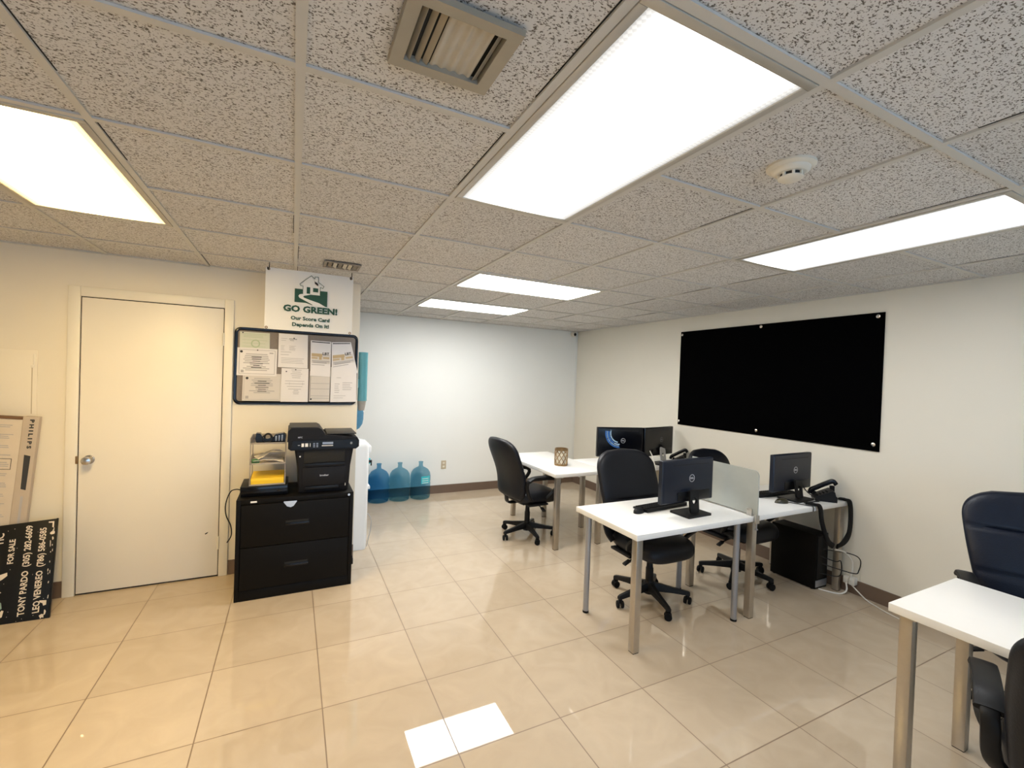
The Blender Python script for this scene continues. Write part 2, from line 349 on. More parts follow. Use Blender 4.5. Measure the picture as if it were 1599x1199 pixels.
# ------------------------------------------------------------------ ceiling fixtures
lampdef = [('large white ceiling light panel beside the square air vent', (1.0, .985, .95), 0, .66), ('warm yellow ceiling light panel over the white door', (1.0, .72, .32), 0, 1.75),
           ('long white ceiling light panel nearest the right wall', (.97, .985, 1.0), 0, .66), ('white ceiling light panel beyond the large one, with faint line along it', (1.0, .985, .95), 1, .66), ('white ceiling light panel farthest back, nearest the white wall', (1.0, .985, .95), 1, .66)]
for (x0, x1, y0, y1), (lab, col, ax, pw) in zip(LIGHTS, lampdef):
    t = thing('ceiling_light', lab, 'ceiling light', ((x0+x1)/2, (y0+y1)/2, CE), group='ceiling light panels')
    hx, hy = (x1-x0)/2-.014, (y1-y0)/2-.014; f = .026
    MB().box(-hx, hx, -hy, -hy+f, -.003, .005, .002).box(-hx, hx, hy-f, hy, -.003, .005, .002).box(-hx, -hx+f, -hy+f, hy-f, -.003, .005, .002).box(hx-f, hx, -hy+f, hy-f, -.003, .005, .002).build('light_frame', M['lamp_frame'], t)
    W = 2*(hy if ax else hx)-2*f
    lm = lamp_mat('lens_%s' % ('warm' if col[2] < .5 else 'cool'), col, .05 if col[2] > .5 else .16, ax, W, 0, 0, LAMP*pw)
    box('diffuser', lm, t, -hx+f, hx-f, -hy+f, hy-f, .001, .006, smooth=False)
    if 'faint line' in lab: box('lens_seam', M['grid'], t, -hx+f+.02, hx-f-.02, -.045, -.030, -.0005, .001, smooth=False)

# large register
t = thing('air_vent', 'square bronze-grey ceiling air vent with open louvers and dusty filter', 'air vent', (.322, 1.032, CE))
w2, h2 = .132, .122
mb = MB()
o_ = [(-w2, -h2), (w2, -h2), (w2, h2), (-w2, h2)]; i_ = [(-w2+.034, -h2+.032), (w2-.034, -h2+.032), (w2-.034, h2-.032), (-w2+.034, h2-.032)]
mb.loft([[Vector((x, y, 0)) for x, y in o_], [Vector((x*.985, y*.985, -.014)) for x, y in o_], [Vector((x, y, -.012)) for x, y in i_], [Vector((x*.98, y*.98, .004)) for x, y in i_]], closed=True)
mb.build('vent_frame', M['ventm'], t, ang=20)
box('duct', M['dark'], t, -.098, .098, -.09, .09, .0045, .0065)
xi = -.098
for k, (x, tilt) in enumerate(((-.088, .9), (-.066, .75), (-.046, .5), (.086, -.6))):
    MB().box(-.0075, .0075, -.0895, .0895, -.0006, .0006, mtx=Matrix.Translation((x, 0, -.004)) @ Matrix.Rotation(tilt, 4, 'Y')).build('louver', M['ventm'], t)
mb = MB(); rings = []
for i in range(41):
    x = -.034+.108*i/40; z = -.001-.0025*math.sin(i/40*2*PI*4.5); rings.append([Vector((x, -.088, z)), Vector((x, .0885, z)), Vector((x, .0885, z+.0012)), Vector((x, -.088, z+.0012))])
mb.loft(rings); mb.build('filter', M['filter'], t)
# small dirty register by the banner
t = thing('air_vent', 'small dirty grey ceiling vent above the hanging banner', 'air vent', (.305, 3.525, CE))
MB().box(-.125, .125, -.10, -.08, -.008, 0, .002).box(-.125, .125, .08, .10, -.008, 0, .002).box(-.125, -.105, -.08, .08, -.008, 0, .002).box(.105, .125, -.08, .08, -.008, 0, .002).build('vent_frame', M['dirt'], t)
box('duct', M['dark'], t, -.105, .105, -.08, .08, .001, .004)
for k in range(6): MB().box(-.015, .015, -.079, .079, -.0007, .0007, mtx=Matrix.Translation((-.085+.034*k, 0, -.003)) @ Matrix.Rotation(.5, 4, 'Y')).build('louver', M['offwhite'] if k in (1, 3, 4) else M['dirt'], t)
# smoke detector
t = thing('smoke_detector', 'round off-white smoke detector on the ceiling', 'smoke detector', (1.578, 1.008, CE+.008))
MB().lathe([(.0, 0), (.078, 0), (.078, -.008), (.070, -.014), (.062, -.015), (.060, -.022), (.050, -.030), (.047, -.031)], seg=40).build('mounting_base', M['offwhite'], t)
MB().lathe([(.0, -.030), (.034, -.030), (.034, -.044), (.0, -.044)], seg=32).build('sensor_chamber', M['dark'], t)
mb = MB().lathe([(.0, -.044), (.040, -.043), (.040, -.047), (.030, -.053), (.0, -.054)], seg=32)
for k in range(8):
    a = 2*PI*k/8; mb.box(.034, .041, -.004, .004, -.046, -.028, mtx=Matrix.Rotation(a, 4, 'Z'))
mb.build('sensor_cap', M['offwhite'], t)
# corner camera
t = thing('security_camera', 'small white dome security camera high in the far corner', 'security camera', (4.06, YB, 2.405))
MB().lathe([(.0, 0), (.048, 0), (.048, .02), (.040, .042), (.024, .052), (.0, .054)], mtx=on_y(0, 0, 0)).build('housing', M['offwhite'], t)
MB().lathe([(.0, .04), (.024, .04), (.024, .054), (.018, .062), (.0, .066)], mtx=on_y(.004, 0, -.006)).build('lens', M['blackgloss'], t)
MB().box(.06, .070, -.006, -.0005, -2.28, -.045, .002).build('cable_cover', M['white'], t)

# ------------------------------------------------------------------ banner
t = thing('hanging_banner', 'white GO GREEN! banner with house emblem hanging by two hooks', 'banner', (.107, 3.74, 2.41))
SX, SZ = .107, 2.41
def bl(x, z): return (x-SX, z-SZ)
mb = MB(); rings = []
for i in range(13):
    x = -.304+.608*i/12; dy = .003*math.sin(i*.9); rings.append([Vector((x, dy, 0)), Vector((x, dy-.0015, 0)), Vector((x, dy-.0015, -.452)), Vector((x, dy, -.452))])
mb.loft(rings); mb.build('banner_sheet', M['vinyl'], t)
FY = -.0055
def pr(pts, z=0.): return [bl(x, q) for x, q in pts]
B = on_y(0, FY, 0)
mb = MB(); mb.prism(pr([(-.003, 2.174), (.075, 2.174), (.132, 2.157), (.224, 2.157), (.224, 2.275), (-.003, 2.275)]), B, .001); mb.build('emblem_ground', M['green'], t)
mb = MB(); Bw = on_y(0, FY-.0012, 0)
mb.prism(pr([(.05, 2.24), (.172, 2.24), (.172, 2.315), (.108, 2.365), (.05, 2.315)]), Bw, .0006)
mb.prism(pr([(.133, 2.325), (.158, 2.31), (.158, 2.372), (.133, 2.372)]), Bw, .0006)
mb.prism(pr([(.05, 2.24), (.105, 2.24), (.085, 2.233), (.062, 2.227), (.055, 2.219), (.062, 2.212), (.105, 2.198), (.165, 2.182), (.222, 2.152), (.125, 2.150), (.118, 2.166), (.075, 2.187), (.03, 2.208), (.022, 2.222), (.03, 2.234)]), Bw, .0006)
mb.build('house_silhouette', M['vinyl'], t)
mb = MB(); Bo = on_y(0, FY-.002, 0)
def line(pts, wd, closed=False):
    seq = pts+[pts[0]] if closed else pts
    for (x0, z0), (x1, z1) in zip(seq[:-1], seq[1:]):
        d = Vector((x1-x0, z1-z0)); L_ = d.length; d /= L_; n = Vector((-d.y, d.x))*wd/2; e = d*wd*.4
        q = [(x0-e.x+n.x, z0-e.y+n.y), (x0-e.x-n.x, z0-e.y-n.y), (x1+e.x-n.x, z1+e.y-n.y), (x1+e.x+n.x, z1+e.y+n.y)]
        mb.prism(pr(q), Bo, .0005)
line([(.052, 2.24), (.052, 2.30), (.036, 2.30), (.030, 2.313), (.108, 2.384), (.133, 2.362), (.133, 2.378), (.158, 2.378), (.158, 2.34), (.198, 2.312), (.19, 2.296), (.172, 2.302), (.172, 2.243)], .0035)
mb.prism(pr([(.078, 2.245), (.102, 2.245), (.102, 2.295), (.078, 2.295)]), Bo, .0005)
mb.prism(pr([(.122, 2.262), (.158, 2.262), (.158, 2.292), (.122, 2.292)]), Bo, .0005)
mb.build('house_outline', M['green'], t)
mb = MB()
mb.text('GO GREEN!', .064, on_y(.112-SX, FY, 2.122-SZ), .0006, .046, 1.13)
mb.text('Our Score Card', .0375, on_y(.110-SX, FY, 2.053-SZ), .0006, .036, 1.09)
mb.text('Depends On It!', .0375, on_y(.113-SX, FY, 2.005-SZ), .0006, .036, 1.09)
mb.build('lettering', M['green'], t)
for gx, gz in ((-.184, 1.969), (.395, 1.969), (-.178, 2.398), (.394, 2.398)):
    MB().lathe([(.0045, 0), (.010, 0), (.010, .002), (.0045, .002)], mtx=on_y(gx-SX, FY+.0005, gz-SZ), seg=16).build('grommet', M['bronze'], t)
for gx in (-.178, .394):
    x = gx-SX; MB().tube(smooth_path([(x+.004, -.008, .034), (x+.004, -.01, .012), (x+.002, -.013, -.006), (x-.003, -.010, -.018), (x-.008, -.012, -.012), (x-.006, -.014, 0)], 5), .0028, 8).build('hook', M['black'], t)

# ------------------------------------------------------------------ bulletin board and papers
t = thing('bulletin_board', 'grey fabric bulletin board in rounded black frame beside the door', 'bulletin board', (.045, YD, 1.683))
o_ = rrect(-.47, .47, -.31, .31, .045); i_ = rrect(-.446, .446, -.284, .284, .022)
MB().loft([[Vector((x, -.001, z)) for x, z in o_], [Vector((x, -.014, z)) for x, z in o_], [Vector((x*.99, -.0185, z*.985)) for x, z in o_], [Vector((x*1.01, -.0185, z*1.015)) for x, z in i_], [Vector((x, -.015, z)) for x, z in i_], [Vector((x, -.001, z)) for x, z in i_]], closed=True).build('board_frame', M['blackgloss'], t)
MB().prism(i_, on_y(0, -.001, 0), .0145).build('fabric_panel', M['cork'], t)
lay = [0]
def paper(name, label, cor, sheet, marks, extra=None, cat='paper'):
    lay[0] += 1; y = YD-.0185-.0012*lay[0]
    o = thing(name, label, cat, (cor[3][0], y, cor[3][1]), group='papers pinned to the bulletin board')
    P = [Vector((x-cor[3][0], z-cor[3][1])) for x, z in cor]            # TL TR BR BL
    def uv(u, v): return (P[3]*(1-u)+P[2]*u)*(1-v)+(P[0]*(1-u)+P[1]*u)*v
    MB().prism([tuple(uv(*q)) for q in ((0, 0), (1, 0), (1, 1), (0, 1))], on_y(0, 0, 0), .0005).build('sheet', sheet, o, smooth=False)
    groups = {}
    for u0, v0, u1, v1, mk in marks: groups.setdefault(mk, []).append((u0, v0, u1, v1))
    for gi, (mk, rs) in enumerate(groups.items()):
        mb = MB()
        for u0, v0, u1, v1 in rs: mb.prism([tuple(uv(*q)) for q in ((u0, v0), (u1, v0), (u1, v1), (u0, v1))], on_y(0, -.0004, 0), .00025+.00012*gi)
        mb.build('print', M[mk], o, smooth=False)
    if extra: extra(o, uv)
    return o
def lines(u0, u1, v0, v1, n, mk='inkpale', jit=.3, th=.35, seed=1):
    r = random.Random(seed); out = []
    for i in range(n):
        v = v1-(v1-v0)*i/max(n-1, 1); h = (v1-v0)/max(n, 1)*th/2
        out.append((u0, v-h, u1-(u1-u0)*jit*r.random(), v+h, mk))
    return out
def centred(c, hw, v0, v1, n, mk, seed=1, th=.5):
    r = random.Random(seed); out = []
    for i in range(n):
        v = v1-(v1-v0)*i/(n-1); k = hw*(.45+.55*r.random()); h = (v1-v0)/n*th/2; out.append((c-k, v-h, c+k, v+h, mk))
    return out
def border(u, v, wd, mk): return [(u, v, 1-u, v+wd*1.3, mk), (u, 1-v-wd*1.3, 1-u, 1-v, mk), (u, v, u+wd, 1-v, mk), (1-u-wd, v, 1-u, 1-v, mk)]
def seal(o, uv, u, v, r, m):
    c = uv(u, v); MB().lathe([(0, 0), (r, 0), (r, .0004), (0, .0004)], mtx=on_y(c.x, -.0006, c.y), seg=20).build('seal', M[m], o, smooth=False)
def pin(o, uv, u, v):
    c = uv(u, v); MB().lathe([(0, 0), (.004, 0), (.005, .006), (0, .008)], mtx=on_y(c.x, -.0006, c.y), seg=10).build('push_pin', M['black'], o)
def ring_seal(o, uv):
    c = uv(.52, .42); MB().lathe([(.024, 0), (.032, 0), (.032, .0004), (.024, .0004)], mtx=on_y(c.x, -.0006, c.y), seg=28).build('seal', M['greenink'], o, smooth=False); pin(o, uv, .1, .95)
paper('certificate', 'pale green certificate with round ring seal at board top left', [(-.388, 1.957), (-.177, 1.957), (-.175, 1.80), (-.387, 1.80)], M['papergreen'], lines(.12, .9, .75, .9, 3, 'greenink', .2)+lines(.08, .92, .1, .6, 4, 'greenink', .1, .12), ring_seal)
def c1(o, uv): seal(o, uv, .10, .86, .010, 'ink2'); pin(o, uv, .5, .93)
paper('certificate', 'lower white certificate partly tucked below the white framed certificate', [(-.36, 1.625), (-.087, 1.625), (-.085, 1.400), (-.362, 1.402)], M['paper2'], centred(.5, .36, .30, .82, 9, 'ink', 3)+centred(.5, .2, .35, .72, 6, 'ink2', 8, .35)+[(.05, .05, .95, .06, 'ink'), (.03, .05, .04, .95, 'ink'), (.08, .08, .16, .18, 'ink')], lambda o, uv: seal(o, uv, .11, .82, .010, 'ink2'))
paper('certificate', 'white bordered certificate overlapping two others at board left', [(-.402, 1.829), (-.119, 1.829), (-.122, 1.606), (-.404, 1.606)], M['paper'], border(.05, .06, .012, 'ink')+centred(.48, .34, .2, .78, 10, 'ink', 5)+centred(.48, .18, .3, .68, 6, 'ink2', 9, .35)+[(.10, .11, .17, .2, 'ink'), (.80, .82, .90, .86, 'ink')], c1)
paper('letter', 'typed letter at the board top centre', [(-.112, 1.962), (.107, 1.962), (.111, 1.679), (-.113, 1.683)], M['paper'], lines(.08, .3, .80, .86, 2)+[(.35, .84, .62, .87, 'ink'), (.38, .80, .52, .82, 'ink')]+lines(.08, .22, .52, .64, 4)+lines(.36, .6, .52, .65, 6, 'ink')+lines(.08, .45, .38, .46, 2)+lines(.1, .88, .14, .28, 4, 'inkpale', .1), lambda o, uv: pin(o, uv, .52, .88))
paper('letter', 'white letter with small box of type at the board bottom centre', [(-.085, 1.677), (.119, 1.677), (.120, 1.396), (-.087, 1.396)], M['paper'], centred(.55, .32, .72, .95, 5, 'ink', 4, .3)+centred(.5, .4, .38, .62, 4, 'inkpale', 6, .25)+centred(.55, .15, .24, .34, 3, 'inkpale', 3)+[(.3, .5, .31, .58, 'ink'), (.78, .5, .79, .58, 'ink')], lambda o, uv: (pin(o, uv, .52, .96), pin(o, uv, .18, .90)))
paper('form', 'ruled form under the straight receipt sheet, board lower right', [(.130, 1.66), (.291, 1.66), (.289, 1.400), (.130, 1.400)], M['paper2'], [(.06, y, .98, y+.014, 'ink') for y in (.83, .59, .41, .18, .10)]+[(.03, .05, .045, .9, 'ink2'), (.05, .05, .12, .10, 'ink2')])
paper('letter', 'typed letter under the tilted receipt sheet, board lower right corner', [(.295, 1.70), (.508, 1.70), (.512, 1.400), (.297, 1.396)], M['paper'], lines(.15, .4, .66, .70, 1)+lines(.15, .35, .28, .52, 5)+lines(.45, .85, .36, .56, 5, 'ink')+lines(.12, .6, .12, .18, 2))
def lbt(o, uv):
    a = uv(.6, .62); b = uv(.9, .62); an = math.atan2(b.y-a.y, b.x-a.x); c = uv(.75, .64)
    MB().text('LBT', .032, on_y(c.x, -.0015, c.y) @ Matrix.Rotation(an, 4, 'Z'), .0002, .03).build('lettering', M['ink2'], o)
rc = [(.05, .36, .97, .64, 'paper2'), (.05, .55, .58, .64, 'tan'), (.05, .49, .35, .53, 'tan'), (.42, .47, .55, .56, 'tan'), (.62, .50, .93, .55, 'tan'), (.08, .41, .95, .44, 'inkpale'), (.12, .37, .8, .40, 'ink'), (.06, .95, .95, .975, 'ink2'), (.06, .31, .7, .33, 'inkpale')]
paper('receipt_sheet', 'white sheet with tan LBT receipt hanging straight on board', [(.129, 1.921), (.291, 1.918), (.291, 1.616), (.133, 1.620)], M['paper'], rc, lbt)
paper('receipt_sheet', 'white sheet with tan LBT receipt hanging tilted on board', [(.294, 1.915), (.452, 1.925), (.517, 1.657), (.303, 1.598)], M['paper'], rc, lbt)

# ------------------------------------------------------------------ filing cabinet and what is on it
t = thing('filing_cabinet', 'black two drawer lateral filing cabinet beside the white door', 'filing cabinet', (.058, 3.65, 0))
mb = MB(); mb.box(-.393, .393, .012, .47, .012, .727, .004).box(-.393, -.365, 0, .012, 0, .727, .002).box(.365, .393, 0, .012, 0, .727, .002).box(-.365, .365, 0, .012, .692, .727, .002).box(-.365, .365, 0, .012, .0, .075, .002)
mb.build('cabinet_body', M['cab'], t)
for z0, z1, in ((.385, .688), (.079, .381)):
    d = box('drawer', M['cab'], t, -.361, .361, -.008, .011, z0, z1, bev=.003)
    zc = z0+(z1-z0)*.5
    hd = MB().box(-.082, .082, -.012, -.0085, zc-.019, zc-.003, .002).box(-.082, .082, -.016, -.0085, zc-.001, zc+.004, .002).build('drawer_handle', M['blackgloss'], d)
    box('recess', M['dark'], d, -.078, .078, -.0095, -.0082, zc-.003, zc+.017)
MB().lathe([(0, 0), (.009, 0), (.009, .006), (0, .006)], mtx=on_y(.358, 0, .709)).build('lock', M['chrome'], t)
box('label_plate', M['labelwhite'], t, -.305, -.265, -.0015, 0, .702, .714)
MB().box(.393, .402, .02, .03, .175, .215, .002).box(.395, .405, .014, .02, .15, .2, .002).build('side_latch', M['black'], t)
o = MB().prism([(-.045, .012), (.045, .012), (.04, 0), (.022, -.026), (.004, -.034), (-.02, -.026), (-.04, 0)], on_y(.008, 3.6415, .685), .0008).build('silver_tag', M['chrome'], None)
tag(o, 'crumpled silver tag stuck over the top drawer edge of the cabinet', 'tag')

t = thing('disc_player', 'flat black electronic box under the letter trays on the cabinet', 'electronic box', (-.165, 3.72, .727))
box('casing', M['black'], t, -.155, .155, 0, .28, .006, .078, bev=.004)
box('front_panel', M['blackgloss'], t, -.15, .15, -.004, 0, .012, .070, bev=.001)
mb = MB()
for sx in (-.13, .13):
    for y in (.03, .25): mb.cyl((sx, y, 0), (sx, y, .006), .01)
mb.build('foot', M['rubber'], t)
box('button', M['dark'], t, .08, .11, -.007, -.004, .035, .045, bev=.002)
o = MB().tube(smooth_path([q for q in ((-.32, 3.80, .765), (-.35, 3.79, .775), (-.385, 3.78, .76), (-.41, 3.77, .68), (-.405, 3.76, .60), (-.375, 3.76, .52), (-.37, 3.76, .45), (-.395, 3.76, .40))], 6), .004, 8).build('cable', M['cablek'], None); tag(o, 'thin black cable hanging down left of the filing cabinet', 'cable')

t = thing('letter_tray_stack', 'three tier clear and grey letter tray stack on the flat black box', 'letter tray', (-.148, 3.73, .805))
for k in range(3):
    z = [.0, .155, .305][k]
    mb = MB().box(-.118, .118, 0, .26, z, z+.004, .001).box(-.118, -.114, 0, .26, z+.004, z+.045, .001).box(.114, .118, 0, .26, z+.004, z+.045, .001).box(-.118, .118, .256, .26, z+.004, z+.045, .001)
    mb.box(-.118, .118, -.004, 0, z, z+.012, .001)
    mb.build('tray', M['smoke'] if k == 2 else M['clear'], t)
mb = MB()
for sx in (-.1145, .1145):
    for y in (.02, .24): mb.box(sx-.0032, sx+.0032, y-.006, y+.006, .004, .305)
mb.build('riser', M['smoke'], t, smooth=False)
o = MB()
o.loft([[Vector((x, y, z)) for x, z in ((-.107, z0), (.107, z0), (.107, z0+th), (-.107, z0+th))] for y, z0, th in ((3.735, .811, .030), (3.74, .811, .045), (3.86, .811, .052), (3.97, .811, .055))])
for v in o.b.verts: v.co.x += -.148
o = o.build('yellow_folder', M['yellow'], None, smooth=False); tag(o, 'bright yellow folder in the lowest letter tray', 'folder')
def crumple(name, label, m, z, sx, rot, x=-.148, y=3.83, amp=.03, w_=.10, d_=.085):
    mb = MB(); n = 7; grid = []
    r = random.Random(sx)
    for i in range(n):
        row = []
        for j in range(n):
            u, v = i/(n-1)*2-1, j/(n-1)*2-1
            p = Matrix.Rotation(rot, 3, 'Z') @ Vector((u*w_, v*d_, 0)); h = amp*(math.sin(u*2.1+sx)*.5+.5)*(1-.3*v)+r.uniform(0, .006)
            row.append((x+p.x, y+p.y, z+h))
        grid.append(row)
    for dz in (0,):
        top = [[mb.b.verts.new((a, b, c+.0012)) for a, b, c in row] for row in grid]; bot = [[mb.b.verts.new(q) for q in row] for row in grid]
    for i in range(n-1):
        for j in range(n-1):
            mb.b.faces.new((top[i][j], top[i+1][j], top[i+1][j+1], top[i][j+1])); mb.b.faces.new((bot[i][j+1], bot[i+1][j+1], bot[i+1][j], bot[i][j]))
    edge = [(i, 0) for i in range(n)]+[(n-1, j) for j in range(1, n)]+[(i, n-1) for i in range(n-2, -1, -1)]+[(0, j) for j in range(n-2, 0, -1)]
    for a, b in zip(edge, edge[1:]+edge[:1]): mb.b.faces.new((bot[a[0]][a[1]], bot[b[0]][b[1]], top[b[0]][b[1]], top[a[0]][a[1]]))
    return tag(mb.build(name, m, None), label, 'paper')
crumple('envelope', 'white envelope lying flat in the middle letter tray', M['paper'], .967, 2.2, .05, amp=.016)
crumple('folded_paper', 'grey folded paper bulging on top in the middle letter tray', M['paper2'], .995, .6, .25, amp=.05, w_=.085, d_=.07)
o = MB().box(-.255, -.205, 3.75, 3.80, .964, .995, .006).build('green_case', M['greenitem'], None); tag(o, 'small dark green case at left in the middle letter tray', 'case')
t = thing('tape_dispenser', 'black desk dispenser tangle lying on the top letter tray', 'dispenser', (-.135, 3.80, 1.115))
MB().prism([(-.095, 0), (.095, 0), (.1, .055), (.085, .07), (.03, .062), (.02, .045), (-.02, .03), (-.05, .035), (-.068, .07), (-.095, .072), (-.1, .03)], on_y(0, 0.03, 0), .07).build('dispenser_body', M['blackgloss'], t)
MB().lathe([(.016, -.014), (.028, -.014), (.028, .014), (.016, .014)], mtx=on_y(-.02, 0.0, .04)).build('tape_roll', M['black'], t)
for k in range(3): MB().box(.03+.02*k, .04+.02*k, -.042, -.038, .012, .05+.004*k, .001).build('tooth_plate', M['gray_metal'], t)
MB().tube([(-.02+.035*math.cos(a/10*2*PI), -.05, .035+.03*math.sin(a/10*2*PI)) for a in range(10)], .0035, 8, closed=True).build('finger_ring', M['black'], t)

# printer
t = thing('printer', 'black multifunction laser printer standing on the filing cabinet', 'printer', (.237, 3.70, .727))
mb = MB()
rg = []
for z, hw, y0 in ((.006, .178, .012), (.05, .182, 0), (.20, .190, 0), (.30, .205, -.002), (.35, .212, -.004)):
    rg.append([Vector((x, y, z)) for x, y in rrect(-hw, hw, y0, .36, .018, 4)])
mb.loft(rg); mb.build('printer_body', M['printer'], t)
MB().box(-.135, .105, -.008, .004, .03, .055, .003).build('tray_grip', M['printer_dark'], t)
box('paper_tray', M['printer'], t, -.155, .155, -.006, .01, .058, .20, bev=.004)
box('output_slot', M['dark'], t, -.145, .145, -.008, .06, .235, .335, bev=.002)
MB().box(-.145, .145, -.014, -.006, .205, .232, .004).build('output_shelf', M['printer_dark'], t)
mb = MB().prism([(-.255, .350), (-.235, .335), (.225, .335), (.246, .352), (.247, .40), (.232, .425), (.06, .445), (-.06, .447), (-.255, .447)], on_y(0, .36, 0), .385); mb.build('scanner_unit', M['printer'], t)
mb = MB().prism([(-.262, .40), (-.05, .40), (.0, .452), (-.028, .492), (-.048, .502), (-.235, .502), (-.258, .480)], on_y(0, .36, 0), .384); mb.build('document_feeder', M['printer'], t)
MB().prism([(-.25, .503), (-.06, .503), (-.05, .506), (-.245, .506)], on_y(0, .34, 0), .34).build('feeder_cover', M['printer_top'], t)
MB().box(.012, .228, .0, .34, .4465, .456, .004).build('scanner_lid', M['printer_top'], t)
mb = MB().prism([(-.235, .345), (.235, .345), (.225, .408), (-.225, .408)], on_y(0, -.0255, 0), .006); pnl = mb.build('control_panel', M['printer_dark'], t)
mb = MB()
for x0, x1, z0, z1 in ((-.165, -.148, .362, .388), (-.14, -.12, .362, .388), (-.108, -.104, .362, .388), (-.19, -.175, .373, .376), (-.025, .055, .364, .370), (.18, .195, .375, .378), (.18, .195, .385, .388)): mb.box(x0, x1, -.0325, -.0315, z0, z1)
mb.build('button', M['labelwhite'], pnl, smooth=False)
mb = MB()
for i in range(3):
    for j in range(2): mb.box(-.085+.022*j, -.072+.022*j, -.0325, -.0315, .358+.012*i, .364+.012*i)
mb.box(-.02, .055, -.0325, -.0315, .378, .394); mb.build('display', M['gray_metal'], pnl, smooth=False)
MB().text('MFC', .016, on_y(-.175, -.0255, .432), .0004, .02).text('brother', .020, on_y(.0, -.0065, .135), .0004, .02).build('lettering', M['logo'], t)
MB().lathe([(0, 0), (.006, 0), (.006, .002), (0, .002)], mtx=on_y(-.172, -.0005, .285)).build('power_light', M['labelwhite'], t)
box('tray_gauge', M['labelwhite'], t, .152, .156, -.0075, -.006, .045, .065)

# ------------------------------------------------------------------ water cooler and jugs
t = thing('water_cooler', 'white floor standing water cooler behind the wall end', 'water cooler', (.515, 4.47, 0))
rg = [[Vector((x*k, y*k, z)) for x, y in rrect(-.15, .15, -.15, .15, .035, 5)] for z, k in ((.0, .95), (.02, .97), (.06, 1), (.96, 1), (.99, .985), (1.0, .94))]
MB().loft(rg).build('cooler_body', M['appliance'], t)
MB().lathe([(0, 1.0), (.12, 1.0), (.125, 1.012), (.10, 1.02), (0, 1.02)], seg=32).build('bottle_collar', M['appliance'], t)
for y, m in ((-.045, 'blackgloss'), (.05, 'water')):
    MB().box(.15, .19, y-.012, y+.012, .80, .825, .004).box(.178, .19, y-.009, y+.009, .77, .80, .003).build('tap', M[m], t)
MB().box(.145, .175, -.1, .1, .90, .97, .012).build('tap_hood', M['appliance'], t)
MB().box(.149, .17, -.11, .11, .56, .59, .005).build('drip_tray', M['appliance'], t)
MB().tube(smooth_path([(.154, -.11, .33), (.185, -.12, .28), (.185, -.12, .18), (.165, -.13, .10), (.15, -.13, .02)], 6), .0035, 8).build('cord', M['cableg'], t)
JP = [(.0, .0), (.105, .0), (.128, .012), (.134, .035), (.134, .11), (.130, .118), (.130, .128), (.134, .136), (.134, .21), (.130, .218), (.130, .226), (.134, .234), (.133, .30), (.125, .345), (.10, .385), (.062, .410), (.032, .425), (.027, .44), (.027, .475), (.031, .48), (.031, .492), (.0, .492)]
def jug(name, label, x, y, z, m, flip=False, group=None, cap=False):
    t = thing(name, label, 'water jug', (x, y, z), group=group)
    if flip: MB().lathe([(r, .492-q) for r, q in reversed(JP)], seg=36).build('bottle', m, t)
    else: MB().lathe(JP, seg=36).build('bottle', m, t)
    return t
jug('water_jug', 'upturned blue water jug standing on the white water cooler', .49, 4.495, 1.021, M['blue'], True)
G = 'water jugs on the floor along the far wall'
jug('water_jug', 'blue water jug on the floor nearest the white cooler, mostly hidden', .745, 5.90, 0, M['blue'], group=G)
jug('water_jug', 'deep blue water jug on the floor, no label, second from the cooler', 1.035, 5.915, 0, M['blue'], group=G)
jug('water_jug', 'pale blue water jug standing in the middle of its row by the far wall', 1.305, 5.915, 0, M['blue2'], group=G)
j = jug('water_jug', 'blue water jug with teal label, nearest the wall outlet', 1.585, 5.915, 0, M['blue2'], group=G)
def curved(m, r, a0, a1, z0, z1, name, par):
    mb = MB(); rg = []
    for i in range(13):
        a = a0+(a1-a0)*i/12; c, s = math.cos(a), math.sin(a)
        rg.append([Vector((r*c, r*s, z0)), Vector(((r+.001)*c, (r+.001)*s, z0)), Vector(((r+.001)*c, (r+.001)*s, z1)), Vector((r*c, r*s, z1))])
    return mb.loft(rg).build(name, m, par)
curved(M['water'], .135, -1.75, -.75, .215, .315, 'jug_label', j)
for k in range(3): curved(M['labelwhite'], .1362, -1.65, -.95, .225+.028*k, .232+.028*k, 'label_print', j)
t = thing('cup_dispenser', 'tall teal tube cup dispenser mounted behind the wall end', 'cup dispenser', (.58, 4.335, 1.40))
MB().lathe([(.038, .0), (.046, .0), (.046, .45), (.0, .452), (.0, .448), (.038, .446)], seg=28).build('dispenser_tube', M['teal'], t)
MB().lathe([(.0, -.0), (.035, 0), (.036, .33), (.0, .33)], seg=24).build('cup_stack', M['offwhite'], t)
MB().lathe([(.026, -.09), (.040, -.0), (.042, 0), (.028, -.09)], seg=24).build('cup', M['clear'], t)
box('bracket', M['teal'], t, -.055, -.030, -.047, .02, .12, .20, bev=.003)

# outlet on the far wall
t = thing('wall_outlet', 'almond electrical outlet plate low on the far white wall', 'outlet', (1.949, YB, .40))
box('cover_plate', M['almond'], t, -.036, .036, -.007, 0, -.06, .06, bev=.003)
for z in (-.025, .025): box('socket', M['offwhite'], t, -.016, .016, -.009, -.006, z-.013, z+.013, bev=.003)

# black pinboard on the right wall
t = thing('wall_board', 'large black felt board screwed flat to the right wall', 'board', (XW, 2.87, 1.73))
box('panel', M['board'], t, -.012, -.0005, -1.02, 1.02, -.55, .55, bev=.001)
for y, z in ((3.867, 2.244), (2.876, 2.256), (1.893, 2.25), (3.873, 1.221), (2.884, 1.225), (1.888, 1.233)):
    MB().lathe([(0, 0), (.016, 0), (.015, .004), (.008, .007), (0, .0075)], mtx=on_x(-.012, y-2.87, z-1.73), seg=18).build('screw_cap', M['chrome'], t)

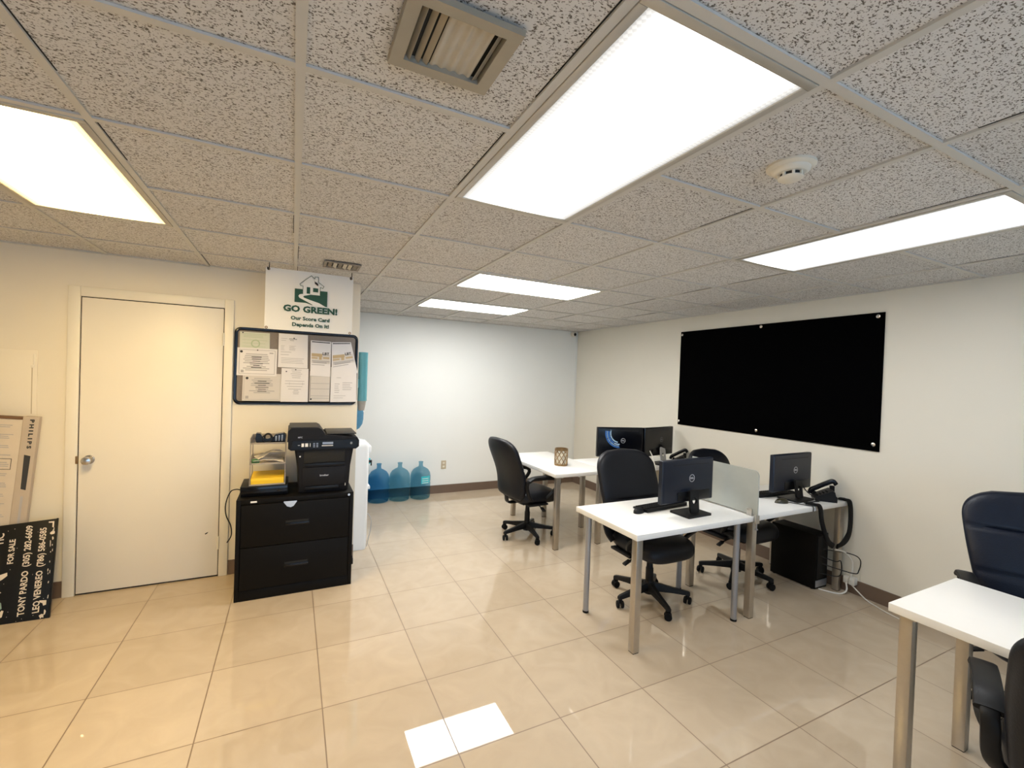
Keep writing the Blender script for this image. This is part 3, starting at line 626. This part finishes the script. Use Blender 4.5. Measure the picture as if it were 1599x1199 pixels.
# ------------------------------------------------------------------ desks
DZ = .745
def desk(name, label, x0, x1, y0, y1, legs, group='white desks'):
    cx, cy = (x0+x1)/2, (y0+y1)/2
    t = thing(name, label, 'desk', (cx, cy, 0), group=group)
    box('tabletop', M['desk'], t, x0-cx, x1-cx, y0-cy, y1-cy, DZ-.036, DZ, bev=.0025)
    for x, y, k in legs:
        x -= cx; y -= cy
        if k == 'r':
            l = MB().cyl((x, y, .012), (x, y, DZ-.037), .020, seg=24).build('leg', M['gray_metal'], t)
            MB().cyl((x, y, 0), (x, y, .014), .0215, seg=24).build('foot_cap', M['rubber'], l)
        else:
            l = box('leg', M['steel'], t, x-.0235, x+.0235, y-.0235, y+.0235, .004, DZ-.037, bev=.003)
            box('foot_cap', M['rubber'], l, x-.021, x+.021, y-.021, y+.021, 0, .005)
            box('mounting_plate', M['steel'], l, x-.04, x+.04, y-.04, y+.04, DZ-.041, DZ-.0365)
    return t
desk('desk', 'white desk reaching back beside the lattice candle holder, chair at its left', 2.30, 2.93, 3.64, 4.85, [(2.345, 3.675, 's'), (2.84, 3.66, 's'), (2.44, 4.80, 's'), (2.77, 4.62, 's')])
desk('desk', 'white desk holding the two black monitors side by side at the right wall', 2.935, 4.135, 3.63, 4.29, [(2.975, 4.14, 's'), (4.09, 3.68, 's'), (4.09, 4.25, 's')])
desk('desk', 'white desk with mixed round and square legs in the room middle', 1.87, 2.94, 2.03, 2.67, [(1.930, 2.591, 'r'), (1.925, 2.085, 's'), (2.842, 2.090, 'r'), (2.845, 2.595, 'r')])
desk('desk', 'white desk against right wall with monitor, telephone and cable sleeves', 2.945, 4.135, 2.035, 2.67, [(2.985, 2.08, 's'), (2.985, 2.61, 's'), (4.085, 2.08, 's'), (4.085, 2.62, 's')])
desk('desk', 'empty white desk in the right foreground between two chairs', 2.34, 2.985, -.23, .985, [(2.385, .93, 's'), (2.85, .90, 's'), (2.385, -.18, 's'), (2.94, -.18, 's')])

# ------------------------------------------------------------------ chairs
def chair(label, loc, d, base_off, zt=1.08, W=.255, leather='leather', seams=(.46,), recline=.13, arm_z=.66, arm_x=.29, seat_z=.50, taper=0.):
    rz = math.atan2(-d[0], d[1])
    t = thing('office_chair', label, 'chair', (loc[0], loc[1], 0), rz, 'black office chairs')
    Lm = M[leather]
    # five star base
    mb = MB(); cast = []
    for k in range(5):
        a = base_off-rz+2*PI*k/5; c, s = math.cos(a), math.sin(a)
        sec = []
        for r, z, hw, hh in ((.02, .115, .026, .032), (.06, .11, .025, .028), (.18, .095, .020, .018), (.285, .082, .017, .014), (.30, .078, .014, .012)):
            sec.append([Vector((r*c-s*hw*u, r*s+c*hw*u, z+hh*v)) for u, v in ((-1, -1), (1, -1), (1, .3), (.6, 1), (-.6, 1), (-1, .3))])
        mb.loft(sec); cast.append((a, .285*c, .285*s))
    mb.lathe([(0, .06), (.042, .06), (.045, .085), (.042, .135), (.034, .15), (0, .15)], seg=24)
    bs = mb.build('star_base', M['black'], t)
    for a, x, y in cast:
        b2 = a+1.1; c, s = math.cos(b2), math.sin(b2)
        q = MB()
        for sd in (-1, 1):
            p = Vector((x-s*.016*sd, y+c*.016*sd, .027)); n = Vector((-s*sd, c*sd, 0))*.010
            q.lathe([(0, -.010), (.022, -.010), (.0265, -.006), (.0265, .006), (.022, .010), (0, .010)], seg=20, mtx=Matrix.Translation(p) @ n.to_track_quat('Z', 'Y').to_matrix().to_4x4())
        q.box(-.018, .018, -.012, .012, -.008, .026, .006, mtx=Matrix.Translation((x, y, .044)) @ Matrix.Rotation(b2, 4, 'Z'))
        q.cyl((x, y, .05), (x, y, .085), .008)
        q.build('caster', M['rubber'], bs)
    MB().lathe([(0, .13), (.029, .13), (.029, .25), (.025, .255), (.022, .30), (.022, seat_z-.14), (0, seat_z-.14)], seg=22).build('gas_column', M['black'], t)
    mc = MB().box(-.055, .055, -.11, .09, seat_z-.155, seat_z-.108, .012).build('tilt_mechanism', M['black'], t)
    MB().tube([(.05, .02, seat_z-.135), (.15, .03, seat_z-.14), (.23, .03, seat_z-.155), (.26, .03, seat_z-.168)], .006, 8).tube([(.225, .03, seat_z-.153), (.275, .03, seat_z-.175)], .014, 10, flat=(.009, .018)).build('lever', M['black'], mc)
    # seat cushion
    rg = []
    for k in range(15):
        th = -PI/2+PI*k/14; q = math.cos(th)**.45; z = seat_z-.052+.055*math.sin(th)
        ring = []
        for j in range(44):
            a = 2*PI*j/44; ca, sa = math.cos(a), math.sin(a); e = .52
            x = .255*math.copysign(abs(ca)**e, ca)*(.6+.4*q); y = .25*math.copysign(abs(sa)**e, sa)*(.6+.4*q)+.02
            zz = z+(.014*(1-(x/.255)**2)*(1 if th > 0 else 0))-(.025*max(0, (y-.12)/.15)**2)
            ring.append(Vector((x, y, zz)))
        rg.append(ring)
    st = MB().loft(rg).build('seat', Lm, t, ang=70)
    box('seat_pan', M['black'], t, -.19, .19, -.17, .20, seat_z-.118, seat_z-.10, bev=.008)
    # backrest
    zb = seat_z-.06; rg = []; n = 46
    for k in range(n+1):
        v = k/n; e = 2.7
        top = max(0, (v-.72)/.28); bot = max(0, (.14-v)/.14)
        fx = (max(0, 1-top**e))**(1/e)*(1-.18*bot**2)*(.90+.10*math.sin(min(1, v/.6)*PI/2))
        ft = (max(0, 1-top**3.5))**(1/3.)*(max(0, 1-bot**3))**(1/3.)
        yc = -.235-recline*v+.03*math.sin(v*PI*1.6)
        groove = 1-.30*sum(math.exp(-((v-s)/.011)**2) for s in seams)
        hw = max(W*fx*(1-taper*(1-v)**1.3), .004); ht = max(.052*ft, .002)
        ring = []
        for j in range(48):
            a = 2*PI*j/48; ca, sa = math.cos(a), math.sin(a)
            x = hw*math.copysign(abs(ca)**.62, ca); dy = ht*math.copysign(abs(sa)**.72, sa)
            if dy > 0: dy *= groove*(1+.35*math.sin(v*PI)*(1-abs(x/W)**2))
            ring.append(Vector((x, yc+dy+.055*(x/W)**2*(.5+.5*v), zb+v*(zt-zb))))
        rg.append(ring)
    MB().loft(rg).build('backrest', Lm, t, ang=75)
    MB().tube(smooth_path([(0, -.10, seat_z-.125), (0, -.22, seat_z-.125), (0, -.255, seat_z-.10), (0, -.262, seat_z-.02)], 6), .012, 12, flat=(.010, .035), upv=(0, 1, .3)).build('back_bracket', M['black'], t)
    # loop armrests
    for sx in (-1, 1):
        X = arm_x*sx
        pts = [(X*.90, -.12, seat_z-.055), (X*.97, -.165, seat_z+.0), (X*.99, -.195, arm_z-.06), (X, -.165, arm_z-.008), (X, -.06, arm_z), (X, .10, arm_z-.005), (X, .185, arm_z-.035), (X, .175, arm_z-.085), (X*.99, .10, seat_z-.0), (X*.90, .06, seat_z-.055)]
        am = MB().tube(smooth_path(pts, 6), .02, 12, flat=(.024, .013), upv=(1, 0, 0)).build('armrest', M['black'], t)
        MB().tube(smooth_path([(X, -.180, arm_z-.015), (X, -.12, arm_z+.012), (X, 0, arm_z+.016), (X, .11, arm_z+.006), (X, .185, arm_z-.028)], 6), .02, 12, flat=(.038, .014), upv=(1, 0, 0)).build('arm_pad', M['black'], am)
        MB().box(min(X*.6, X*.92), max(X*.6, X*.92), -.14, .08, seat_z-.118, seat_z-.098, .004).build('arm_bracket', M['black'], am)
    return t
chair('black office chair pulled up to the left of the lattice holder desk', (2.27, 4.13), (1, .06), math.radians(48), zt=1.055, W=.28, seams=(.5,))
chair('black office chair behind the middle desk with keyboard and monitor', (2.485, 2.55), (-.02, -1), math.radians(38), zt=1.10, W=.29, seams=(.44, .08))
chair('black office chair at the right desk, top showing over frosted divider', (3.50, 2.57), (0, -1), math.radians(66), zt=1.06, W=.255, seams=(.5,))
chair('large blue-black office chair against right wall, facing the foreground desk', (3.36, .76), (-.9, -.42), math.radians(20), zt=1.12, W=.30, leather='navy', seams=(.70, .36), arm_x=.285, taper=.28)
chair('black office chair cut off by the lower right photo corner', (2.308, .357), (.94, .34), math.radians(10), zt=1.03, W=.276, seams=(.5,), arm_x=.30)

# ------------------------------------------------------------------ monitors
def logo(par, mtx, r, m):
    MB().lathe([(r*.86, 0), (r, 0), (r, .0012), (r*.86, .0012)], mtx=mtx, seg=32).text('DELL', r*.62, mtx @ Matrix.Translation((0, 0, .0006)), .0005, .03).build('logo', m, par)
def monitor(label, base, pc, rz, w_, h_, zb, logo_m='logo', neck='black', shell='shell', arcs=False, lx=0.):
    # base: stand centre on the desk; pc: panel centre; back faces local -Y
    t = thing('monitor', label, 'monitor', (pc[0], pc[1], DZ), rz, 'computer monitors')
    R_ = Matrix.Rotation(-rz, 3, 'Z'); b = R_ @ Vector((base[0]-pc[0], base[1]-pc[1], 0)); z0 = zb-DZ
    MB().prism(rrect(-.115, .115, -.085, .085, .008), Matrix.Translation((b.x, b.y, .0012)), .014).build('stand_base', M['black'], t)
    nb = Vector((b.x+.005, b.y-.02, .014)); top = Vector((lx*.6, -.043, z0+.085))
    dz = top-nb; L_ = dz.length; u = dz.normalized(); xax = Vector((1, 0, 0)); nrm = xax.cross(u).normalized(); xax = u.cross(nrm)
    mt = Matrix(((xax.x, u.x, nrm.x, (nb.x+top.x)/2), (xax.y, u.y, nrm.y, (nb.y+top.y)/2), (xax.z, u.z, nrm.z, (nb.z+top.z)/2), (0, 0, 0, 1)))
    MB().plate_hole(.085, L_, .016, 0, .005, .022, mt).build('stand_neck', M[neck], t)
    cs = MB()
    cs.loft([[Vector((x, y, z)) for x, z in rrect(-hx, hx, z0+i, z0+h_-i, .006, 3)] for y, hx, i in ((.012, w_/2, 0), (-.016, w_/2, 0), (-.022, w_/2-.006, .006), (-.024, w_/2-.02, .016))])
    c = cs.build('casing', M[shell], t, ang=25)
    box('screen', M['blackgloss'], t, -w_/2+.012, w_/2-.012, .0122, .0135, z0+.016, z0+h_-.012)
    MB().box(-w_/2+.15, w_/2-.04, -.0285, -.0235, z0+.010, z0+.075, .003).build('connector_cover', M['printer_dark'], c)
    box('vent_slot', M['dark'], c, -w_/2+.10, w_/2-.06, -.0250, -.0238, z0+h_-.040, z0+h_-.035)
    logo(t, on_y(lx, -.0246, z0+h_*.55), .027, M[logo_m])
    if arcs:  # flat blue and pale arc pieces laid on the back, round the logo
        for r0, r1, a0, a1, m in ((.098, .110, 2.85, 4.55, 'palearc'), (.117, .136, 2.98, 4.2, 'bluearc'), (.120, .132, 4.24, 4.75, 'palearc'), (.140, .147, 3.0, 4.7, 'palearc'), (.151, .166, 3.0, 4.75, 'bluearc')):
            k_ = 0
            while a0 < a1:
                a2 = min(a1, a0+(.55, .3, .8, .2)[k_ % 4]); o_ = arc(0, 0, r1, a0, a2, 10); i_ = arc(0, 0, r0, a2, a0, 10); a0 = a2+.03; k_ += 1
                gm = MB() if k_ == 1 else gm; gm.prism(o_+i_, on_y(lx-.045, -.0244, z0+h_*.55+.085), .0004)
            gm.build('monitor_arc', M[m], c, smooth=False)
    return t
monitor('black monitor on the middle desk in front of the office chair', (2.545, 2.240), (2.540, 2.285), math.radians(2), .52, .302, .826, lx=.03)
monitor('black monitor on the right desk beside the telephone', (3.735, 2.230), (3.735, 2.28), math.radians(2), .535, .300, .815, lx=.03)
monitor('glossy black monitor with blue and pale arcs round its logo', (3.27, 3.775), (3.27, 3.885), math.radians(-16), .54, .325, .833, lx=.03, shell='blackgloss', arcs=True)
monitor('glossy black monitor with silver stand neck nearest the right wall', (3.783, 3.770), (3.807, 3.86), math.radians(10.5), .54, .325, .83, lx=.04, logo_m='logodim', neck='silver', shell='blackgloss')

# ------------------------------------------------------------------ keyboards, mice, phones and desk items
def keyboard(label, cx, cy, rz, L_=.44, D_=.13):
    t = thing('keyboard', label, 'keyboard', (cx, cy, DZ), rz, 'keyboards')
    MB().loft([[Vector((x, y, z)) for y, z in ((-D_/2, 0), (D_/2, 0), (D_/2, .013), (-D_/2, .024))] for x in (-L_/2, -L_/2+.004, L_/2-.004, L_/2)]).build('keyboard_tray', M['black'], t, ang=20)
    mb = MB()
    for r in range(5):
        for k in range(18):
            x = -L_/2+.02+k*(L_-.04)/17; y = D_/2-.022-r*.021; z = .0245-(y+D_/2)/D_*.011
            mb.box(x-.009, x+.009, y-.0085, y+.0085, z-.002, z+.005)
    mb.build('keys', M['rubber'], t, smooth=False)
def mouse(label, cx, cy, rz, m='black'):
    t = thing('computer_mouse', label, 'computer mouse', (cx, cy, DZ), rz, 'computer mice')
    rg = []
    for k in range(8):
        th = PI/2*k/7; q = math.cos(th)**.6
        rg.append([Vector((.031*max(q, .02)*math.cos(2*PI*j/24), .055*max(q, .02)*math.sin(2*PI*j/24)-.006*math.sin(th), .034*math.sin(th))) for j in range(24)])
    MB().loft(rg).build('mouse_shell', M[m], t, ang=70)
    MB().lathe([(0, -.003), (.008, -.003), (.008, .003), (0, .003)], mtx=Matrix.Translation((0, .03, .026)) @ Matrix.Rotation(PI/2, 4, 'Y'), seg=14).build('scroll_wheel', M['rubber'], t)
keyboard('black keyboard in front of the monitor on the middle desk', 2.47, 2.45, math.radians(6))
mouse('black computer mouse at the left end of the middle desk keyboard', 2.212, 2.395, math.radians(-70))
keyboard('black keyboard under the monitor on the right desk', 3.70, 2.41, math.radians(-4))
mouse('dark olive computer mouse before the right desk monitor', 3.505, 2.20, math.radians(70), 'olive')
def phone(label, x, y, rz, z=DZ):
    t = thing('telephone', label, 'telephone', (x, y, z), rz, 'desk telephones')
    t.scale = (.84, .84, 1)
    MB().prism([(-.085, 0), (.095, 0), (.095, .02), (.075, .085), (.055, .092), (-.085, .028)], Matrix(((0, 0, 1, -.09), (1, 0, 0, 0), (0, 1, 0, 0), (0, 0, 0, 1))), .18).build('phone_body', M['black'], t)
    mb = MB()
    for i in range(4):
        for j in range(3): mb.box(-.01+.026*j, .008+.026*j, -.065+.026*i, -.05+.026*i, .026+.0118*i, .044+.0118*i, .002)
    mb.build('keypad', M['rubber'], t)
    MB().tube(smooth_path([(-.058, -.105, .035), (-.058, -.095, .062), (-.058, -.05, .088), (-.058, .03, .130), (-.058, .085, .152), (-.058, .112, .128)], 6), .02, 14, flat=(.019, .024), upv=(0, -.4, .9)).build('handset', M['blackgloss'], t)
    MB().box(-.075, -.04, -.08, -.05, .02, .055, .006).box(-.075, -.04, .06, .10, .06, .115, .006).build('cradle', M['rubber'], t)
    MB().box(-.08, .08, .06, .10, .0, .045, .006).build('phone_stand', M['rubber'], t)
phone('black desk telephone at right end of right desk', 3.96, 2.140, math.radians(-140))
phone('black desk telephone beside the monitor with silver stand neck', 4.022, 3.745, math.radians(-140), DZ)

t = thing('candle_holder', 'bronze lattice candle holder on the far white desk', 'candle holder', (2.605, 4.03, DZ))
r, h = .068, .182
for z in (.0, h-.02): MB().lathe([(r-.004, z), (r+.002, z), (r+.002, z+.02), (r-.004, z+.02)], seg=36).build('rim', M['bronze'], t)
mb = MB()
for k in range(9):
    for sgn in (-1, 1):
        mb.tube([(r*math.cos(2*PI*k/9+sgn*1.5*i/12), r*math.sin(2*PI*k/9+sgn*1.5*i/12), .01+(h-.02)*i/12) for i in range(13)], .0042, 6)
mb.build('lattice', M['bronze'], t)
MB().lathe([(0, .004), (r-.008, .004), (r-.008, h-.06), (r-.012, h-.06), (r-.014, .01), (0, .01)], seg=28).build('candle_glass', M['glow'], t)

# frosted divider clamped between the two front desks
t = thing('desk_divider', 'frosted clear divider clamped between middle and right desks', 'divider', (2.9425, 2.03, DZ))
MB().prism([(-.02, .012), (.56, .012), (.56, .33)]+arc(.02, .285, .04, PI/2, PI, 8), Matrix(((0, 0, 1, -.005), (1, 0, 0, 0), (0, 1, 0, 0), (0, 0, 0, 1))), .010).build('divider_panel', M['frost'], t)
for y in (.035, .52):
    c = MB().box(-.016, .016, y-.02, y+.02, .0005, .008, .002).box(-.016, -.006, y-.02, y+.02, .006, .05, .002).box(.006, .016, y-.02, y+.02, .006, .05, .002).build('clamp', M['alum'], t)
    if y < .1:
        MB().box(-.018, .018, -.024, -.006, -.045, .012, .003).build('clamp_jaw', M['alum'], c); MB().cyl((0, -.014, -.085), (0, -.014, -.045), .005).cyl((0, -.014, -.09), (0, -.014, -.083), .011).build('clamp_screw', M['gray_metal'], c)

# computer tower and cables
t = thing('computer_tower', 'black computer tower standing on the floor under right desk', 'computer', (3.985, 2.335, 0))
box('tower_case', M['cab'], t, -.085, .085, -.19, .19, .006, .455, bev=.004)
box('rear_panel', M['gray_metal'], t, -.075, .078, -.194, -.189, .02, .075, bev=.001)
box('port_cover', M['black'], t, -.07, .07, -.198, -.190, .09, .44, bev=.002)
mb = MB()
for x in (-.07, .07):
    for y in (-.16, .16): mb.cyl((x, y, 0), (x, y, .007), .012)
mb.build('foot', M['rubber'], t)
o = MB().tube(smooth_path([(3.655, 2.10, DZ+.012), (3.672, 2.05, DZ+.013), (3.69, 2.015, DZ-.002), (3.715, 2.008, .62), (3.775, 1.995, .48), (3.86, 2.0, .425)], 7), .02, 12, flat=(.022, .009), upv=(1, 0, .0)).build('cable_sleeve', M['rubber'], None)
tag(o, 'black cable sleeve hanging off right desk nearer the monitor', 'cable sleeve', 'cable sleeves')
o = MB().tube(smooth_path([(4.10, 2.09, DZ+.012), (4.10, 2.05, DZ+.013), (4.10, 2.014, DZ-.002), (4.10, 2.003, .62), (4.07, 1.995, .50), (3.99, 1.99, .44), (3.92, 2.0, .41)], 7), .02, 12, flat=(.026, .009), upv=(1, 0, .0)).build('cable_sleeve', M['rubber'], None)
tag(o, 'black cable sleeve hanging off right desk nearer the wall', 'cable sleeve', 'cable sleeves')
def cable(label, pts, r, m, name='cable'):
    o = MB().tube(smooth_path(pts, 7), r, 8).build(name, M[m], None); tag(o, label, 'cable', 'cables at the right desk'); return o
cable('thick white cable curving down to floor behind computer tower', [(3.95, 2.03, .37), (4.03, 2.0, .35), (4.09, 1.975, .28), (4.10, 1.975, .20), (4.09, 1.985, .12)], .007, 'cablew')
cable('upper black cable loop behind computer tower', [(3.99, 2.136, .33), (4.05, 1.975, .345), (4.125, 1.935, .30), (4.125, 1.94, .21), (4.07, 1.955, .19), (3.98, 2.135, .21)], .004, 'cablek')
cable('lower black cable looping out of the computer tower', [(3.95, 2.136, .28), (4.0, 2.05, .26), (4.05, 2.035, .26), (4.055, 2.03, .17), (4.01, 2.04, .14), (3.95, 2.135, .14)], .004, 'cablek')
cable('white cable lying along the right wall on the floor toward foreground desk', [(4.118, 2.0, .09), (4.10, 1.93, .05), (4.09, 1.86, .012), (4.06, 1.78, .0055), (4.02, 1.68, .0055), (3.98, 1.5, .0055)], .005, 'cablew')
cable('white cable curling at the right desk rear leg foot', [(4.11, 2.02, .08), (4.08, 2.0, .03), (4.02, 2.02, .0065), (3.96, 2.10, .0065), (3.95, 2.14, .0065)], .006, 'cablew')
cable('thin black mouse cable trailing over right desk front edge', [(3.545, 2.185, DZ+.008), (3.60, 2.12, DZ+.004), (3.62, 2.06, DZ+.005), (3.628, 2.034, DZ+.0055), (3.63, 2.0285, DZ-.004), (3.63, 2.0285, DZ-.034)], .003, 'cablek')
cable('black monitor cables bunched beside the right desk telephone', [(3.845, 2.245, .85), (3.848, 2.20, .80), (3.845, 2.11, DZ+.014), (3.80, 2.115, DZ+.006), (3.72, 2.12, DZ+.006), (3.66, 2.115, DZ+.010)], .005, 'cablek')
cable('black telephone cord running over right desk to a cable sleeve', [(4.08, 2.20, DZ+.006), (4.11, 2.17, DZ+.006), (4.11, 2.14, DZ+.008), (4.102, 2.11, DZ+.010)], .005, 'cablek')
cable('white cable dangling beside the silver stand neck monitor', [(3.60, 3.76, .90), (3.56, 3.68, .86), (3.55, 3.64, .80), (3.552, 3.618, .74), (3.552, 3.615, .66)], .006, 'cablew')
t = thing('power_adapter', 'white plugs and adapter in wall outlet behind right desk', 'adapter', (XW, 2.0, .11))
box('wall_plate', M['offwhite'], t, -.006, -.0005, -.06, .06, -.04, .06, bev=.002)
MB().box(-.06, -.006, -.045, -.002, -.03, .03, .006).box(-.045, -.006, .005, .045, -.035, .02, .006).build('plug', M['cablew'], t)

# ------------------------------------------------------------------ carton and sign leaning on the left
t = thing('carton', 'tall grey printed carton leaning on the wall behind black sign', 'carton', (-1.640, 4.134, 0), rot=(0, math.radians(4.6), 0))
CH = 1.285
box('carton_body', M['cartonf'], t, -.46, -.072, -.028, .03, 0.01, CH-.012, bev=.002)
MB().prism([(-.072, .03), (-.072, -.028), (-.064, -.030), (0, -.006), (0, .03)], Matrix.Translation((0, 0, .01)), CH-.010).build('carton_side', M['carton'], t)
box('flap', M['cartonb'], t, -.46, -.072, -.031, .025, CH-.020, CH-.004, bev=.001)
mb = MB(); r = random.Random(3); z = CH-.06
while z > .5:
    n = r.choice((2, 3, 3, 4))
    for k in range(n):
        x1 = -.10-r.random()*.03; mb.box(-.44+.02*r.random(), x1-(.06 if k == n-1 else 0), -.0287, -.0279, z-.0035, z+.0015); z -= .012
    z -= .026
mb.build('carton_print', M['ink'], t, smooth=False)
mb = MB(); z = CH-.285
for a in ((-.40, -.10, z, z+.003), (-.40, -.10, z-.07, z-.067), (-.40, -.397, z-.07, z), (-.103, -.10, z-.07, z)): mb.box(a[0], a[1], -.0292, -.0286, a[2], a[3])
mb.build('carton_border', M['ink2'], t, smooth=False)
fx = Vector((.064, .024, 0)).normalized()          # slanted side face direction
Bs = Matrix(((0, -fx.x, fx.y, -.030), (0, -fx.y, -fx.x, -.0185), (-1, 0, 0, CH-.115), (0, 0, 0, 1)))
Bs = Matrix(((0, fx.x, fx.y, -.030), (0, fx.y, -fx.x, -.0185), (-1, 0, 0, CH-.115), (0, 0, 0, 1))) @ Matrix.Diagonal((1, 1, 1, 1))
mb = MB().text('P H I L I P S', .027, Bs, .0006, .05, 1.5); mb.build('lettering', M['ink2'], t)
MB().prism([(-.12, -.016), (.11, -.012), (.12, .012), (-.11, .014)], Bs @ Matrix.Translation((.26, 0, 0)), .0006).build('carton_band', M['ink2'], t, smooth=False); mb = MB(); mb.prism([(-.16, -.008), (.16, -.008), (.16, .004), (-.16, .004)], Bs @ Matrix.Translation((.58, 0, 0)), .0006); mb.build('carton_stripe', M['ink'], t, smooth=False)

# sign board: u runs up the board, v from the right edge to the left
sb = Vector((-1.381, 3.873, 0)); tilt = math.asin((4.085-3.873)/.63)
t = thing('sale_sign', 'worn black FOR SALE sign leaning sideways against the wall', 'sign', sb, rot=(-tilt, math.radians(-4.0), 0))
box('sign_panel', M['signblack'], t, -.62, 0, 0, .008, .0, .628, bev=.001)
MB().box(-.001, .006, -.002, .012, 0, .63, .001).build('sign_edge', M['signblack'], t)
def su(v, u): return Matrix(((0, -1, 0, -v), (0, 0, -1, -.0005), (1, 0, 0, u), (0, 0, 0, 1)))
mb = MB()
mb.text('TONY PARDO  (305) 282-6609', .0455, su(.132, .045), .0006, .022, .93, 'LEFT')
mb.text('LEO VENEREO  (786) 586-0585', .0455, su(.062, .045), .0006, .022, .89, 'LEFT')
mb.text('FOR SALE', .040, su(.208, .375), .0006, .026, .90, 'LEFT')
mb.build('lettering', M['signwhite'], t)
mb = MB(); r = random.Random(11)
def flake(x, z, sx, sz, n=7):
    mb.prism([(x+sx*math.cos(2*PI*k/n)*r.uniform(.4, 1), z+sz*math.sin(2*PI*k/n)*r.uniform(.4, 1)) for k in range(n)], on_y(0, -.0004, 0), .0006)
flake(-.035, .02, .016, .018, 9); flake(-.02, .045, .008, .026, 8); mb.prism([(-.016, .112), (-.05, .118), (-.05, .108), (-.034, .098), (-.03, .082), (-.016, .085)], on_y(0, -.0004, 0), .0006); flake(-.018, .535, .02, .014); flake(-.012, .50, .005, .02)
for k in range(16): flake(-r.uniform(.008, .024), r.uniform(.12, .6), .003, r.uniform(.006, .02), 6)
for k in range(22): flake(-r.uniform(.02, .24), r.uniform(.01, .6), .0025, .0025, 5)
mb.prism([(-.012, .612), (-.04, .614), (-.04, .606), (-.020, .603), (-.020, .575), (-.012, .57)], on_y(0, -.0004, 0), .0006)
mb.prism([(-.32, .30), (-.218, .325), (-.216, .305), (-.24, .285), (-.32, .255)], on_y(0, -.0004, 0), .0006)
mb.prism([(-.32, .205), (-.24, .213), (-.235, .207), (-.26, .198), (-.32, .19)], on_y(0, -.0004, 0), .0006)
mb.prism([(-.32, .06), (-.235, .08), (-.225, .10), (-.215, .095), (-.22, .06), (-.32, .03)], on_y(0, -.0004, 0), .0006)
mb.build('worn_patch', M['signwhite'], t, smooth=False)['kind'] = 'stuff'
mb = MB(); mb.prism([(-.32, .17), (-.26, .17), (-.23, .145), (-.225, .11), (-.32, .07)], on_y(0, -.0003, 0), .0005); mb.prism([(-.34, .50), (-.275, .52), (-.275, .49), (-.34, .45)], on_y(0, -.0003, 0), .0005); mb.build('faded_emblem', M['signgreen'], t, smooth=False)
MB().text('TIC', .05, su(.268, .50), .0006, .02, 1, 'LEFT').build('side_lettering', M['signwhite'], t)
